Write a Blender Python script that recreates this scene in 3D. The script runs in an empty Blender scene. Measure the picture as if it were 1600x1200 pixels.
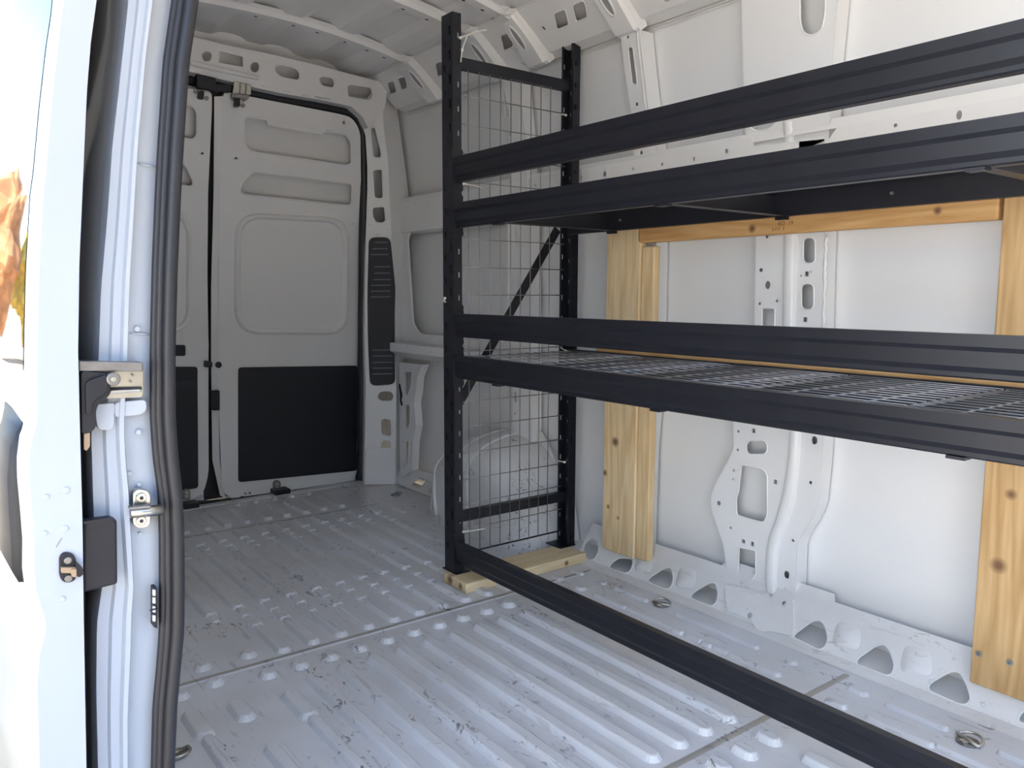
import bpy, bmesh, math, random
from mathutils import Vector, Matrix
random.seed(7)
SC = bpy.context.scene
COL = SC.collection

# ------------------------------------------------------------------ camera
CAM = Vector((-1.09909, -3.77808, 0.98388))
YAW, PIT, ROL = math.radians(37.2982), math.radians(-6.4817), math.radians(0.17828)
FPX = 1245.717
_f = Vector((math.sin(YAW)*math.cos(PIT), math.cos(YAW)*math.cos(PIT), math.sin(PIT)))
_r0 = Vector((math.cos(YAW), -math.sin(YAW), 0)); _u0 = _r0.cross(_f)
_r = _r0*math.cos(ROL) + _u0*math.sin(ROL); _u = -_r0*math.sin(ROL) + _u0*math.cos(ROL)
cd = bpy.data.cameras.new('camera'); cam = bpy.data.objects.new('camera', cd); COL.objects.link(cam)
cd.sensor_width = 36; cd.lens = FPX*36/1600; cd.clip_start = .02; cd.clip_end = 500
m = Matrix.Identity(4)
for i in range(3):
    m[i][0] = _r[i]; m[i][1] = _u[i]; m[i][2] = -_f[i]; m[i][3] = CAM[i]
cam.matrix_world = m
SC.camera = cam

# ------------------------------------------------------------------ world, sun, exposure
SC.view_settings.view_transform = 'Standard'; SC.view_settings.look = 'None'
SC.view_settings.gamma = 1; SC.view_settings.use_curve_mapping = False
SC.view_settings.exposure = 1.08
W = bpy.data.worlds.new('sky'); SC.world = W; W.use_nodes = True
nt = W.node_tree; nt.nodes.clear()
sk = nt.nodes.new('ShaderNodeTexSky'); sk.sky_type = 'NISHITA'; sk.sun_disc = False
sk.sun_elevation = math.radians(48); sk.sun_rotation = math.radians(135)
sk.air_density = 1.0; sk.dust_density = .3; sk.ozone_density = 1.0
bgn = nt.nodes.new('ShaderNodeBackground'); bgn.inputs['Strength'].default_value = .40
wo = nt.nodes.new('ShaderNodeOutputWorld')
nt.links.new(sk.outputs[0], bgn.inputs[0]); nt.links.new(bgn.outputs[0], wo.inputs[0])
sl = bpy.data.lights.new('sun', 'SUN'); sl.energy = 10.0; sl.angle = math.radians(.53); sl.color = (1, .93, .82)
sun = bpy.data.objects.new('sun', sl); COL.objects.link(sun)
# sun stands high over the driver side, a little to the front
sdir = Vector((.62, -.35, .70)).normalized()
sun.rotation_euler = (-sdir).to_track_quat('-Z', 'Y').to_euler(); sun.location = (5, -5, 8)

# ------------------------------------------------------------------ materials
def mat(name, col, rough=.5, metal=0, noise=0, nscale=8, bump=0, bscale=60, spec=.5, coat=0):
    m = bpy.data.materials.new(name); m.use_nodes = True
    n = m.node_tree; b = n.nodes['Principled BSDF']
    b.inputs['Base Color'].default_value = (*col, 1); b.inputs['Roughness'].default_value = rough
    b.inputs['Metallic'].default_value = metal; b.inputs['Specular IOR Level'].default_value = spec
    b.inputs['Coat Weight'].default_value = coat; b.inputs['Coat Roughness'].default_value = .05
    tc = n.nodes.new('ShaderNodeTexCoord')
    if noise:
        t = n.nodes.new('ShaderNodeTexNoise'); t.inputs['Scale'].default_value = nscale; t.inputs['Detail'].default_value = 5
        n.links.new(tc.outputs['Object'], t.inputs['Vector'])
        r = n.nodes.new('ShaderNodeValToRGB')
        r.color_ramp.elements[0].position = .3; r.color_ramp.elements[1].position = .7
        r.color_ramp.elements[0].color = (*[c*(1-noise) for c in col], 1)
        r.color_ramp.elements[1].color = (*[min(1, c*(1+noise*.5)) for c in col], 1)
        n.links.new(t.outputs['Fac'], r.inputs['Fac']); n.links.new(r.outputs['Color'], b.inputs['Base Color'])
    if bump:
        t2 = n.nodes.new('ShaderNodeTexNoise'); t2.inputs['Scale'].default_value = bscale; t2.inputs['Detail'].default_value = 3
        n.links.new(tc.outputs['Object'], t2.inputs['Vector'])
        bp = n.nodes.new('ShaderNodeBump'); bp.inputs['Strength'].default_value = bump; bp.inputs['Distance'].default_value = .002
        n.links.new(t2.outputs['Fac'], bp.inputs['Height']); n.links.new(bp.outputs['Normal'], b.inputs['Normal'])
    return m

def floor_mat(name='worn_floor_paint', base=(.72, .74, .78), amount=1.0, scr=True):
    m = bpy.data.materials.new(name); m.use_nodes = True
    n = m.node_tree; L = n.links; b = n.nodes['Principled BSDF']; b.inputs['Roughness'].default_value = .38
    g = n.nodes.new('ShaderNodeNewGeometry')
    def noise(scale, detail, sx=1, sy=1, sz=1, rough=.6, dist=0):
        mp = n.nodes.new('ShaderNodeMapping'); mp.inputs['Scale'].default_value = (sx, sy, sz)
        L.new(g.outputs['Position'], mp.inputs['Vector'])
        t = n.nodes.new('ShaderNodeTexNoise'); t.inputs['Scale'].default_value = scale; t.inputs['Detail'].default_value = detail
        t.inputs['Roughness'].default_value = rough; t.inputs['Distortion'].default_value = dist
        L.new(mp.outputs[0], t.inputs['Vector']); return t
    def ramp(t, p0, p1, c0=(0, 0, 0, 1), c1=(1, 1, 1, 1)):
        r = n.nodes.new('ShaderNodeValToRGB'); r.color_ramp.elements[0].position = p0; r.color_ramp.elements[1].position = p1
        r.color_ramp.elements[0].color = c0; r.color_ramp.elements[1].color = c1
        L.new(t.outputs['Fac'], r.inputs['Fac']); return r
    dirt = ramp(noise(3.2, 8), .35, .75, (*base, 1), (base[0]*.84, base[1]*.82, base[2]*.78, 1))
    cur = dirt.outputs['Color']
    def over(fac, col, cur):
        mx = n.nodes.new('ShaderNodeMix'); mx.data_type = 'RGBA'
        L.new(fac, mx.inputs['Factor']); L.new(cur, mx.inputs['A']); mx.inputs['B'].default_value = (*col, 1)
        return mx.outputs['Result']
    if scr:
        a = ramp(noise(34, 5, 1, .5, 1, .72, 1.6), .585, .625)       # chips
        a2 = ramp(noise(4.5, 3), .50, .60)
        mm = n.nodes.new('ShaderNodeMath'); mm.operation = 'MULTIPLY'
        L.new(a.outputs['Color'], mm.inputs[0]); L.new(a2.outputs['Color'], mm.inputs[1])
        m2 = n.nodes.new('ShaderNodeMath'); m2.operation = 'MULTIPLY'; m2.inputs[1].default_value = .8*amount
        L.new(mm.outputs[0], m2.inputs[0])
        cur = over(m2.outputs[0], (.09, .085, .085), cur)
        s = ramp(noise(14, 3, 5, .4, 1, .5, .5), .64, .68)          # drag scratches along the van
        m3 = n.nodes.new('ShaderNodeMath'); m3.operation = 'MULTIPLY'; m3.inputs[1].default_value = .30*amount
        L.new(s.outputs['Color'], m3.inputs[0])
        cur = over(m3.outputs[0], (.24, .22, .20), cur)
    L.new(cur, b.inputs['Base Color'])
    return m

def wood_mat(name, c0, c1, axis='Z', knots=((0, 0, 0),)):
    m = bpy.data.materials.new(name); m.use_nodes = True
    n = m.node_tree; L = n.links; b = n.nodes['Principled BSDF']; b.inputs['Roughness'].default_value = .6
    tc = n.nodes.new('ShaderNodeTexCoord')
    mp = n.nodes.new('ShaderNodeMapping')
    s = {'Z': (9, 9, .75), 'Y': (9, .75, 9), 'X': (.75, 9, 9)}[axis]
    mp.inputs['Scale'].default_value = s
    L.new(tc.outputs['Object'], mp.inputs['Vector'])
    ns = n.nodes.new('ShaderNodeTexNoise'); ns.inputs['Scale'].default_value = 1.1; ns.inputs['Detail'].default_value = 2; ns.inputs['Distortion'].default_value = .3
    L.new(mp.outputs[0], ns.inputs['Vector'])
    mu = n.nodes.new('ShaderNodeMath'); mu.operation = 'MULTIPLY'; mu.inputs[1].default_value = 9
    L.new(ns.outputs['Fac'], mu.inputs[0])
    fr = n.nodes.new('ShaderNodeMath'); fr.operation = 'PINGPONG'; fr.inputs[1].default_value = .5
    L.new(mu.outputs[0], fr.inputs[0])
    r = n.nodes.new('ShaderNodeValToRGB'); r.color_ramp.elements[0].position = .0; r.color_ramp.elements[1].position = .42
    r.color_ramp.elements[0].color = (*c1, 1); r.color_ramp.elements[1].color = (*c0, 1)
    L.new(fr.outputs[0], r.inputs['Fac'])
    fine = n.nodes.new('ShaderNodeTexNoise'); fine.inputs['Scale'].default_value = 12; fine.inputs['Detail'].default_value = 4
    L.new(mp.outputs[0], fine.inputs['Vector'])
    mx = n.nodes.new('ShaderNodeMix'); mx.data_type = 'RGBA'; mx.blend_type = 'MULTIPLY'; mx.inputs['Factor'].default_value = .35
    r2 = n.nodes.new('ShaderNodeValToRGB'); r2.color_ramp.elements[0].color = (.72, .62, .5, 1); r2.color_ramp.elements[0].position = .3
    r2.color_ramp.elements[1].position = .6
    L.new(fine.outputs['Fac'], r2.inputs['Fac'])
    L.new(r.outputs['Color'], mx.inputs['A']); L.new(r2.outputs['Color'], mx.inputs['B'])
    cur = mx.outputs['Result']
    for kx in knots:                                                   # knots, in object space
        d = n.nodes.new('ShaderNodeVectorMath'); d.operation = 'DISTANCE'; d.inputs[1].default_value = kx[:3]
        L.new(tc.outputs['Object'], d.inputs[0])
        rr = n.nodes.new('ShaderNodeValToRGB'); e = rr.color_ramp.elements
        sz = kx[3] if len(kx) > 3 else .012
        mm = n.nodes.new('ShaderNodeMath'); mm.operation = 'DIVIDE'; mm.inputs[1].default_value = sz*2
        L.new(d.outputs['Value'], mm.inputs[0]); L.new(mm.outputs[0], rr.inputs['Fac'])
        e[0].position = .25; e[0].color = (1, 1, 1, 1); e[1].position = .8; e[1].color = (0, 0, 0, 1)
        m3 = n.nodes.new('ShaderNodeMix'); m3.data_type = 'RGBA'
        L.new(rr.outputs['Color'], m3.inputs['Factor']); L.new(cur, m3.inputs['A']); m3.inputs['B'].default_value = (.20, .10, .045, 1)
        cur = m3.outputs['Result']
    L.new(cur, b.inputs['Base Color'])
    return m

WHITE = mat('white_body_paint', (.86, .86, .855), .33, noise=.03, nscale=2.5, coat=.15)
WHITE_EXT = mat('white_gloss_body_paint', (.82, .83, .84), .12, coat=1.0)
JAMB = mat('shaded_jamb_white', (.48, .53, .60), .45, noise=.02, nscale=6)  # body white with shade put in: darkened and blued against overbright outdoor light
FLOOR = floor_mat()
SILLP = floor_mat('scuffed_white_paint', (.82, .825, .83), .45)
BLACK = mat('black_powder_coat', (.008, .009, .015), .42, noise=.2, nscale=20, bump=.12, bscale=500)
BEAM = mat('black_beam_enamel', (.010, .011, .017), .40, noise=.2, nscale=12, bump=.1, bscale=400)
PLASTIC = mat('black_plastic_trim', (.011, .012, .018), .5, bump=.05, bscale=300)
RUBBER = mat('black_rubber_seal', (.020, .021, .026), .45)
DARK = mat('dark_cavity_shade', (.03, .032, .04), .7)  # stands in for the shade inside holes and grooves
STEEL = mat('zinc_plated_steel', (.55, .54, .50), .32, metal=1, noise=.15, nscale=40)
DULL = mat('dull_grey_steel', (.30, .29, .28), .45, metal=.9, noise=.2, nscale=50)
WIRE = mat('galvanised_wire', (.33, .32, .31), .42, metal=.8)
WIRE_B = mat('grey_deck_wire', (.42, .43, .46), .38, metal=.5)
TIE = mat('white_nylon', (.75, .74, .70), .45)
BRASS = mat('tan_latch_plastic', (.42, .30, .19), .45)
INK = mat('faded_stamp_ink', (.22, .11, .05), .8)
PINE = wood_mat('pale_pine', (.80, .62, .36), (.62, .43, .21), 'Z')
GLASS = mat('dark_tinted_glass', (.01, .012, .015), .03)

# ------------------------------------------------------------------ geometry helpers
def ray(px, py): return _f + _r*((px-800)/FPX) - _u*((py-600)/FPX)
def U(px, py, S):
    """point where the sight line through a measured pixel meets the surface S(P)=0"""
    d = ray(px, py); t0 = .25; s0 = S(CAM+d*t0)
    for i in range(1, 260):
        t1 = .25+i*.03; s1 = S(CAM+d*t1)
        if s0*s1 <= 0:
            for _ in range(30):
                tm = (t0+t1)/2; sm = S(CAM+d*tm)
                if s0*sm <= 0: t1 = tm
                else: t0, s0 = tm, sm
            return CAM+d*t1
        t0, s0 = t1, s1
    return CAM+d*5
def hx(z): return .93 if z < 1.45 else .93-.2*(z-1.45)
def gy(z):
    d = z-.55
    return 0 if d <= 0 else (-.27*d*d/.7 if d < .35 else -.27*(d-.175))
S_wall = lambda P: P.x-hx(P.z)
S_rear = lambda P: P.y-gy(P.z)
def dY(x, z): return .5*gy(z)-.15-.33*(x-.74)
S_dp = lambda P: P.y-dY(P.x, P.z)
S_head = lambda P: P.y-(.6*gy(P.z)-.145)
S_floor = lambda P: P.z
def sx(z): return .852+.70*z
S_sill = lambda P: P.x-sx(P.z)
def rx(z): return .85-1.15*(z-1.86)
S_rail = lambda P: P.x-rx(P.z)
def SX(v): return lambda P: P.x-v
def SY(v): return lambda P: P.y-v
def SZ(v): return lambda P: P.z-v
def YZ(pts, S=S_wall): return [(q.y, q.z) for q in (U(*p, S) for p in pts)]
def XZ(pts, S=S_rear): return [(q.x, q.z) for q in (U(*p, S) for p in pts)]
def m_wall(u, v, w): return (hx(v)-w, u, v)
def m_rear(u, v, w): return (u, gy(v)-w, v)
def m_dp(u, v, w): return (u, dY(u, v)-w, v)
def m_head(u, v, w): return (u, .6*gy(v)-.145-w, v)
def m_sill(u, v, w): return (sx(v)-w*.8, u, v+w*.6)
def m_rail(u, v, w): return (rx(v)-w*.65, u, v-w*.75)

def obj(name, me, ma, parent=None, smooth=False):
    o = bpy.data.objects.new(name, me); COL.objects.link(o)
    if ma: me.materials.append(ma)
    if parent: o.parent = parent
    if smooth:
        for p in me.polygons: p.use_smooth = True
    return o
def tag(o, label, cat, group=None, kind=None):
    o['label'] = label
    if cat: o['category'] = cat
    if group: o['group'] = group
    if kind: o['kind'] = kind
    return o
def empty(name, loc=(0, 0, 0)):
    o = bpy.data.objects.new(name, None); COL.objects.link(o); o.location = loc; o.empty_display_size = .05; return o
class MB:
    """collects shapes for ONE part"""
    def __init__(s): s.v = []; s.f = []
    def add(s, vs, fs):
        k = len(s.v); s.v += [tuple(a) for a in vs]; s.f += [tuple(i+k for i in f) for f in fs]; return s
    def box(s, a, b):
        x0, y0, z0 = a; x1, y1, z1 = b
        return s.add([(x0, y0, z0), (x1, y0, z0), (x1, y1, z0), (x0, y1, z0), (x0, y0, z1), (x1, y0, z1), (x1, y1, z1), (x0, y1, z1)],
                     [(0, 3, 2, 1), (4, 5, 6, 7), (0, 1, 5, 4), (1, 2, 6, 5), (2, 3, 7, 6), (3, 0, 4, 7)])
    def tube(s, path, r, n=8, closed=False, caps=True, flat=None):
        P = [Vector(p) for p in path]; N = len(P); vs = []; fs = []
        up = None
        for i in range(N):
            if closed: t = P[(i+1) % N]-P[i-1]
            else: t = P[min(i+1, N-1)]-P[max(i-1, 0)]
            t.normalize()
            if up is None:
                up = Vector((0, 0, 1)) if abs(t.z) < .8 else Vector((1, 0, 0))
            a = (up - t*up.dot(t)).normalized(); up = a; b = t.cross(a)
            rr = r[i] if isinstance(r, (list, tuple)) else r
            for k in range(n):
                an = 2*math.pi*k/n
                vs.append(P[i]+a*math.cos(an)*rr+b*math.sin(an)*rr)
        M = N if closed else N-1
        for i in range(M):
            j = (i+1) % N
            for k in range(n): fs.append((i*n+k, i*n+(k+1) % n, j*n+(k+1) % n, j*n+k))
        if caps and not closed:
            fs.append(tuple(range(n-1, -1, -1))); fs.append(tuple((N-1)*n+k for k in range(n)))
        return s.add(vs, fs)
    def prism(s, pts, mapf, w0, w1):
        n = len(pts)
        vs = [mapf(u, v, w0) for u, v in pts]+[mapf(u, v, w1) for u, v in pts]
        fs = [tuple(range(n)), tuple(range(2*n-1, n-1, -1))]+[(i, i+n, (i+1) % n+n, (i+1) % n) for i in range(n)]
        return s.add(vs, fs)
    def mesh(s, name='mesh'):
        me = bpy.data.meshes.new(name); me.from_pydata(s.v, [], s.f); me.update()
        bm = bmesh.new(); bm.from_mesh(me); bmesh.ops.recalc_face_normals(bm, faces=bm.faces); bm.to_mesh(me); bm.free()
        return me
    def build(s, name, ma, parent=None, smooth=False, bevel=0):
        o = obj(name, s.mesh(name), ma, parent, smooth)
        if bevel:
            md = o.modifiers.new('bevel', 'BEVEL'); md.width = bevel; md.segments = 2; md.limit_method = 'ANGLE'
        return o
def rnd(pts, r, n=4):
    """round the corners of a 2D polygon"""
    out = []; N = len(pts)
    for i in range(N):
        p = Vector(pts[i]); a = Vector(pts[i-1])-p; b = Vector(pts[(i+1) % N])-p
        la, lb = a.length, b.length
        if la < 1e-6 or lb < 1e-6: continue
        d = min(r[i] if isinstance(r, (list, tuple)) else r, la*.48, lb*.48)
        p0 = p+a/la*d; p1 = p+b/lb*d
        for k in range(n+1):
            t = k/n; q = p0*(1-t)**2+p*2*t*(1-t)+p1*t*t
            out.append((q.x, q.y))
    return out
def circ(c, r, n=10, sy=1): return [(c[0]+r*math.cos(2*math.pi*k/n), c[1]+r*sy*math.sin(2*math.pi*k/n)) for k in range(n)]
def rect(c, w, h): return [(c[0]-w/2, c[1]-h/2), (c[0]+w/2, c[1]-h/2), (c[0]+w/2, c[1]+h/2), (c[0]-w/2, c[1]+h/2)]
def plate_mesh(outer, holes, mapf, t=.0012, skirt=0, rims=0, cuts=(), w0=0):
    cu = bpy.data.curves.new('tmp', 'CURVE'); cu.dimensions = '2D'; cu.fill_mode = 'BOTH'; cu.extrude = t
    for poly in [outer]+list(holes):
        sp = cu.splines.new('POLY'); sp.points.add(len(poly)-1); sp.use_cyclic_u = True
        for q, p in zip(sp.points, poly): q.co = (p[0], p[1], 0, 1)
    ob = bpy.data.objects.new('tmp', cu); COL.objects.link(ob)
    dg = bpy.context.evaluated_depsgraph_get(); dg.update()
    me = bpy.data.meshes.new_from_object(ob.evaluated_get(dg))
    bpy.data.objects.remove(ob); bpy.data.curves.remove(cu)
    bm = bmesh.new(); bm.from_mesh(me); bmesh.ops.remove_doubles(bm, verts=bm.verts, dist=1e-6)
    for c in cuts:
        bmesh.ops.bisect_plane(bm, geom=bm.verts[:]+bm.edges[:]+bm.faces[:], plane_co=(0, c, 0), plane_no=(0, 1, 0))
    bm.to_mesh(me); bm.free()
    mb = MB()
    mb.add([mapf(v.co.x, v.co.y, v.co.z+w0) for v in me.vertices], [tuple(p.vertices) for p in me.polygons])
    bpy.data.meshes.remove(me)
    if skirt:
        n = len(outer)
        mb.add([mapf(u, v, w0) for u, v in outer]+[mapf(u, v, w0-skirt) for u, v in outer], [(i, (i+1) % n, (i+1) % n+n, i+n) for i in range(n)])
    if rims:
        for h in holes:
            ww = max(p[0] for p in h)-min(p[0] for p in h)
            if ww > .022: mb.tube([mapf(u, v, w0) for u, v in h], rims, 6, closed=True)
    return mb
def plate(name, outer, holes, mapf, ma, parent=None, smooth=False, **k):
    me = plate_mesh(outer, holes, mapf, **k)
    return me.build(name, ma, parent)
def zsteps(a, b, n): return [a+(b-a)*i/n for i in range(1, n)]

# ================================================================== THE VAN BODY
YF = -4.75       # front end of the load bay
# ---------------------------------------------------------------- floor
fl = MB().box((-.99, YF, -.05), (.97, .05, 0)).build('floor', FLOOR)
tag(fl, 'scuffed white ribbed steel load floor of the van', 'floor', kind='structure')
def stadium_mesh(L, Wd, h, taper=.009, n=6):
    """pressed rib: a flat-topped raised stadium with sloping flanks, along Y"""
    def ring(wd, ln, z):
        r = wd/2; hl = max(ln/2-r, 0); pts = []
        for k in range(n+1):
            a = math.pi*k/n; pts.append((r*math.cos(a), hl+r*math.sin(a), z))
        for k in range(n+1):
            a = math.pi+math.pi*k/n; pts.append((r*math.cos(a), -hl+r*math.sin(a), z))
        return pts
    R = [ring(Wd, L, -.001), ring(Wd-taper*.35, L-taper*.35, h*.12), ring(Wd-taper*1.65, L-taper*1.65, h*.88), ring(Wd-taper*2.3, L-taper*2.3, h)]
    N = len(R[0]); mb = MB(); vs = sum(R, []); fs = []
    for i in range(3):
        for k in range(N): fs.append((i*N+k, i*N+(k+1) % N, (i+1)*N+(k+1) % N, (i+1)*N+k))
    fs.append(tuple(3*N+k for k in range(N)))
    me = mb.add(vs, fs).mesh('rib')
    me.materials.append(FLOOR)
    return me
_rc = {}
def rib(x, y0, y1, wd=.048, h=.0135):
    L = round(abs(y1-y0), 3); key = (L, wd, h)
    if key not in _rc: _rc[key] = stadium_mesh(L, wd, h, taper=min(.011, wd*.22))
    o = bpy.data.objects.new('floor_rib', _rc[key]); COL.objects.link(o); o.parent = fl
    o.location = (x, (y0+y1)/2, 0); return o
XK = [.024+.0866*k for k in range(-8, 7)]
for x in XK:
    if -.33 < x < .40:
        rib(x, -2.71, -1.90)                                     # front field
    if -.44 < x < .40:
        rib(x, -1.862, -1.806, .05)                              # round knobs by the cross joint
    if -.43 < x < .58:                                           # long field towards the rear, broken by nodes
        y0 = -1.74 if x > -.36 else -1.44
        xs = [-.52, -.70, -.80, -1.05, -1.15, -1.36, -1.41, -1.49, -1.53, y0] if x > -.36 else [-.52, -.70, -.80, -1.05, -1.15, y0]
        segs = [(-.52, -.66), (-.80, -1.36), (-1.54, y0)] if x > -.36 else [(-.52, -.66), (-.80, -1.37)]
        for a, b in segs: rib(x, b, a, .046, .0125)
        for c in ((-.70, -.76, -1.41, -1.495) if x > -.36 else (-.70, -.76)):
            rib(x, c-.030, c+.030, .040, .010)
        rib(x, y0+.02, -.55, .028, .006)
    if -.5 < x < .52:
        rib(x, -.455, -.20, .046)
        if x > .1: rib(x-.03, -.15, -.11, .03)
    if .1 < x < .40:
        rib(x, -2.83, -2.76, .046)
        rib(x+.002, -3.7, -2.875, .046)
    if -.6 < x <= .1: rib(x, -3.7, -2.76, .046)
for x in (-.533, -.41): rib(x, -1.715, -1.67, .05)
rib(-.533, -1.82, -1.775, .05); rib(-.62, -1.84, -1.79, .05)
rib(-.405, -2.11, -1.955, .052); rib(-.405, -2.72, -2.10, .034)
rib(-.525, -2.03, -1.92, .052); rib(-.52, -2.7, -2.15, .052)
rib(-.625, -2.05, -1.90, .052); rib(-.625, -2.7, -2.04, .034)
rib(-.62, -1.5, -.6, .04); rib(-.52, -1.42, -.52, .046)
for x, a, b, w_ in ((.652, -1.775, -1.715, .034), (.742, -1.78, -1.715, .026), (.650, -1.89, -1.84, .042), (.743, -1.89, -1.84, .03),
    (.742, -2.085, -1.935, .026), (.648, -2.085, -1.93, .030), (.648, -2.28, -2.08, .020), (.645, -2.32, -2.27, .032), (.645, -2.385, -2.32, .02),
    (.643, -2.425, -2.38, .032), (.643, -2.478, -2.42, .02), (.646, -2.64, -2.47, .028), (.738, -2.508, -2.20, .026), (.736, -2.628, -2.59, .032),
    (.730, -2.83, -2.773, .032), (.635, -2.833, -2.77, .034), (.727, -3.022, -2.87, .028), (.634, -3.035, -2.873, .030), (.640, -3.25, -3.03, .02),
    (.725, -3.35, -3.12, .028)):
    rib(x, a, b, w_, .009)
for x in (.56, .64, .72):
    for a, b in ((-.70, -.53), (-.62, -.56)): pass
for k, x in enumerate((.56, .645)): rib(x, -.70 if k else -1.0, -.52, .032, .007)
def xstrip(y, x0, x1, ma=FLOOR, wd=.022, h=.0035):
    me = stadium_mesh(abs(x1-x0), wd, h, .006); me.materials.clear(); me.materials.append(ma)
    o = obj('floor_joint', me, None, fl); o.location = ((x0+x1)/2, y, 0); o.rotation_euler.z = math.pi/2; return o
DIRTY = floor_mat('grimy_joint_sealer', (.40, .385, .35), 1.8)
xstrip(-1.752, -.82, .80, DIRTY, .016, .0012); xstrip(-1.766, -.82, .80, FLOOR, .010, .003)
xstrip(-2.735, -.82, .80, DIRTY, .020, .0015); xstrip(-.490, -.72, .62, DIRTY, .016, .0012)
xstrip(-.05, -.72, .70, FLOOR, .05, .006)

# ---------------------------------------------------------------- right wall (driver side)
wr = empty('wall_right', (.99, -2.3, 0)); wr.location = (0, 0, 0)
tag(wr, 'white painted sheet metal side wall behind the black shelving', 'wall', kind='structure')
SK = .06
def m_skin(u, v, w): return (hx(v)+SK-w, u, v)
mb = MB()
zs = [-.05, .2, .45, .62, .66, .70, .9, 1.1, 1.3, 1.45, 1.55, 1.65, 1.72, 1.80, 2.05]
off = {.62: 0, .66: .006, .70: 0}
vs = []; fs = []
for i, z in enumerate(zs):
    for y in (.16, YF): vs.append((hx(z)+SK-off.get(z, 0), y, z))
for i in range(len(zs)-1): fs.append((2*i, 2*i+1, 2*i+3, 2*i+2))
vs2 = [(x+.02, y, z) for x, y, z in vs]; n0 = len(vs)
mb.add(vs+vs2, fs+[tuple(i+n0 for i in f) for f in fs]).build('outer_skin', WHITE, wr)
# sill along the floor with its triangular openings
tri_px = [
 [(1239,996),(1243,989),(1268,970),(1283,969),(1291,980),(1295,998),(1291,1010),(1284,1015),(1278,1015)],
 [(1337,1034),(1341,1027),(1370,1007),(1383,1006),(1393,1020),(1399,1040),(1394,1054),(1386,1056),(1340,1039)],
 [(1449,1074),(1453,1066),(1485,1048),(1500,1049),(1511,1068),(1518,1092),(1512,1101),(1500,1101),(1452,1080)],
 [(1079,932),(1082,926),(1108,910),(1119,911),(1123,928),(1120,942),(1114,947),(1107,946),(1082,936)],
 [(1012,907),(1016,901),(1038,887),(1049,887),(1053,903),(1050,917),(1043,921),(1036,920),(1015,910)],
 [(952,885),(955,880),(967,871),(988,872),(990,882),(985,893),(979,896),(972,895),(954,888)],
 [(911,858),(914,847),(924,840),(934,844),(936,860),(930,874),(921,876),(913,868)],
 [(1590,1122),(1594,1114),(1625,1092),(1645,1096),(1655,1120),(1662,1140),(1650,1152),(1592,1128)],
]
holes = [rnd(YZ(t, S_sill), .01, 2) for t in tri_px]
for q in [(1319,999),(1427,1039),(1004,883),(1069,907),(1180,946)]:
    p = U(*q, S_sill); holes.append(circ((p.y, p.z), .0045, 8))
y0 = -1.62
outer = [(y0, .008), (y0, .118), (-2.22, .120), (-2.23, .14), (-2.60, .14), (-2.61, .122), (YF, .122), (YF, .008)]
plate('sill', outer, holes, m_sill, SILLP, wr, rims=.0035, t=.0015)
MB().add([(.835, YF, .004), (.858, YF, .009), (.858, -.85, .009), (.835, -.85, .004), (.818, YF, 0), (.818, -.85, 0)], [(0, 1, 2, 3), (4, 0, 3, 5)]).build('floor_flange', SILLP, wr)
MB().add([(.855, YF, .006), (.99, YF, .008), (.99, -1.0, .008), (.855, -1.0, .006)], [(0, 1, 2, 3)]).build('sill_base', WHITE, wr)
# pressed dimples in the sill web
def dimple(q, wd=.052, ht=.05):
    p = U(*q, S_sill); mb = MB()
    a = [(p.y-wd, p.z-ht*.2), (p.y+wd*.5, p.z-ht*.5), (p.y+wd*.7, p.z+ht*.7), (p.y-wd*.6, p.z+ht*.8)]
    b = [(p.y-wd*.3, p.z-.012), (p.y+.012, p.z-.016), (p.y+.014, p.z+.012), (p.y-.012, p.z+.016)]
    vs = [m_sill(u, v, .002) for u, v in rnd(a, .02, 3)]; N = len(vs)
    vs += [m_sill(u, v, .011) for u, v in rnd(b, .006, 3)]
    mb.add(vs, [(i, (i+1) % N, (i+1) % N+N, i+N) for i in range(N)]+[tuple(range(N, 2*N))])
    return mb.build('sill_dimple', SILLP, wr, smooth=True)
for q in [(1319,999),(1427,1039),(1004,883),(1069,907)]: dimple(q)
MB().box((.962, -2.03, .03), (.968, -1.985, .075)).build('drain_hole_shade', DARK, wr)  # dark boxes painted as the shade of the openings
MB().box((.962, -1.86, .02), (.968, -1.80, .06)).build('drain_hole_shade', DARK, wr)

# main pillar
Lp = [(1157,-70),(1159,0),(1162,135),(1166,215),(1182,366),(1179,507),(1152,610),(1146,667),(1147,700),(1137,722),(1120,752),(1112,772),(1111,785),(1114,803),(1122,826),(1131,850),(1134,880),(1136,925)]
Rp = [(1241,941),(1244,897),(1245,856),(1250,840),(1262,822),(1272,803),(1277,788),(1282,740),(1286,686),(1288,600),(1286,510),(1290,362),(1294,250),(1300,97),(1309,0),(1313,-70)]
def px_oval(x0, y0, x1, y1): 
    r = min(x1-x0, y1-y0)/2; return [(x0, y0), (x1, y0), (x1, y1), (x0, y1)]
hp = []
for b_ in [(1255,371,1274,412),(1252,443,1272,484),(1166,688,1199,710)]:
    hp.append(rnd(YZ(px_oval(*b_)), .03, 5))
hp.append(rnd(YZ([(1191,481),(1211,482),(1210,530),(1190,530)]), .006, 3))
hp.append(rnd(YZ([(1158,726),(1193,733),(1199,742),(1199,806),(1194,816),(1185,815),(1151,805),(1150,778),(1154,768)]), .012, 3))
hp.append(rnd(YZ([(1155,855),(1181,860),(1181,897),(1175,904),(1166,907),(1153,902)]), .006, 3))
hp.append(rnd(YZ([(1250,-40),(1291,-40),(1290,20),(1284,48),(1270,56),(1256,53),(1250,36)]), .02, 4))
hp.append(rnd(YZ([(1172,196),(1176,203),(1188,205),(1203,201),(1213,190),(1213,150),(1172,150)]), .01, 3))
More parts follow.
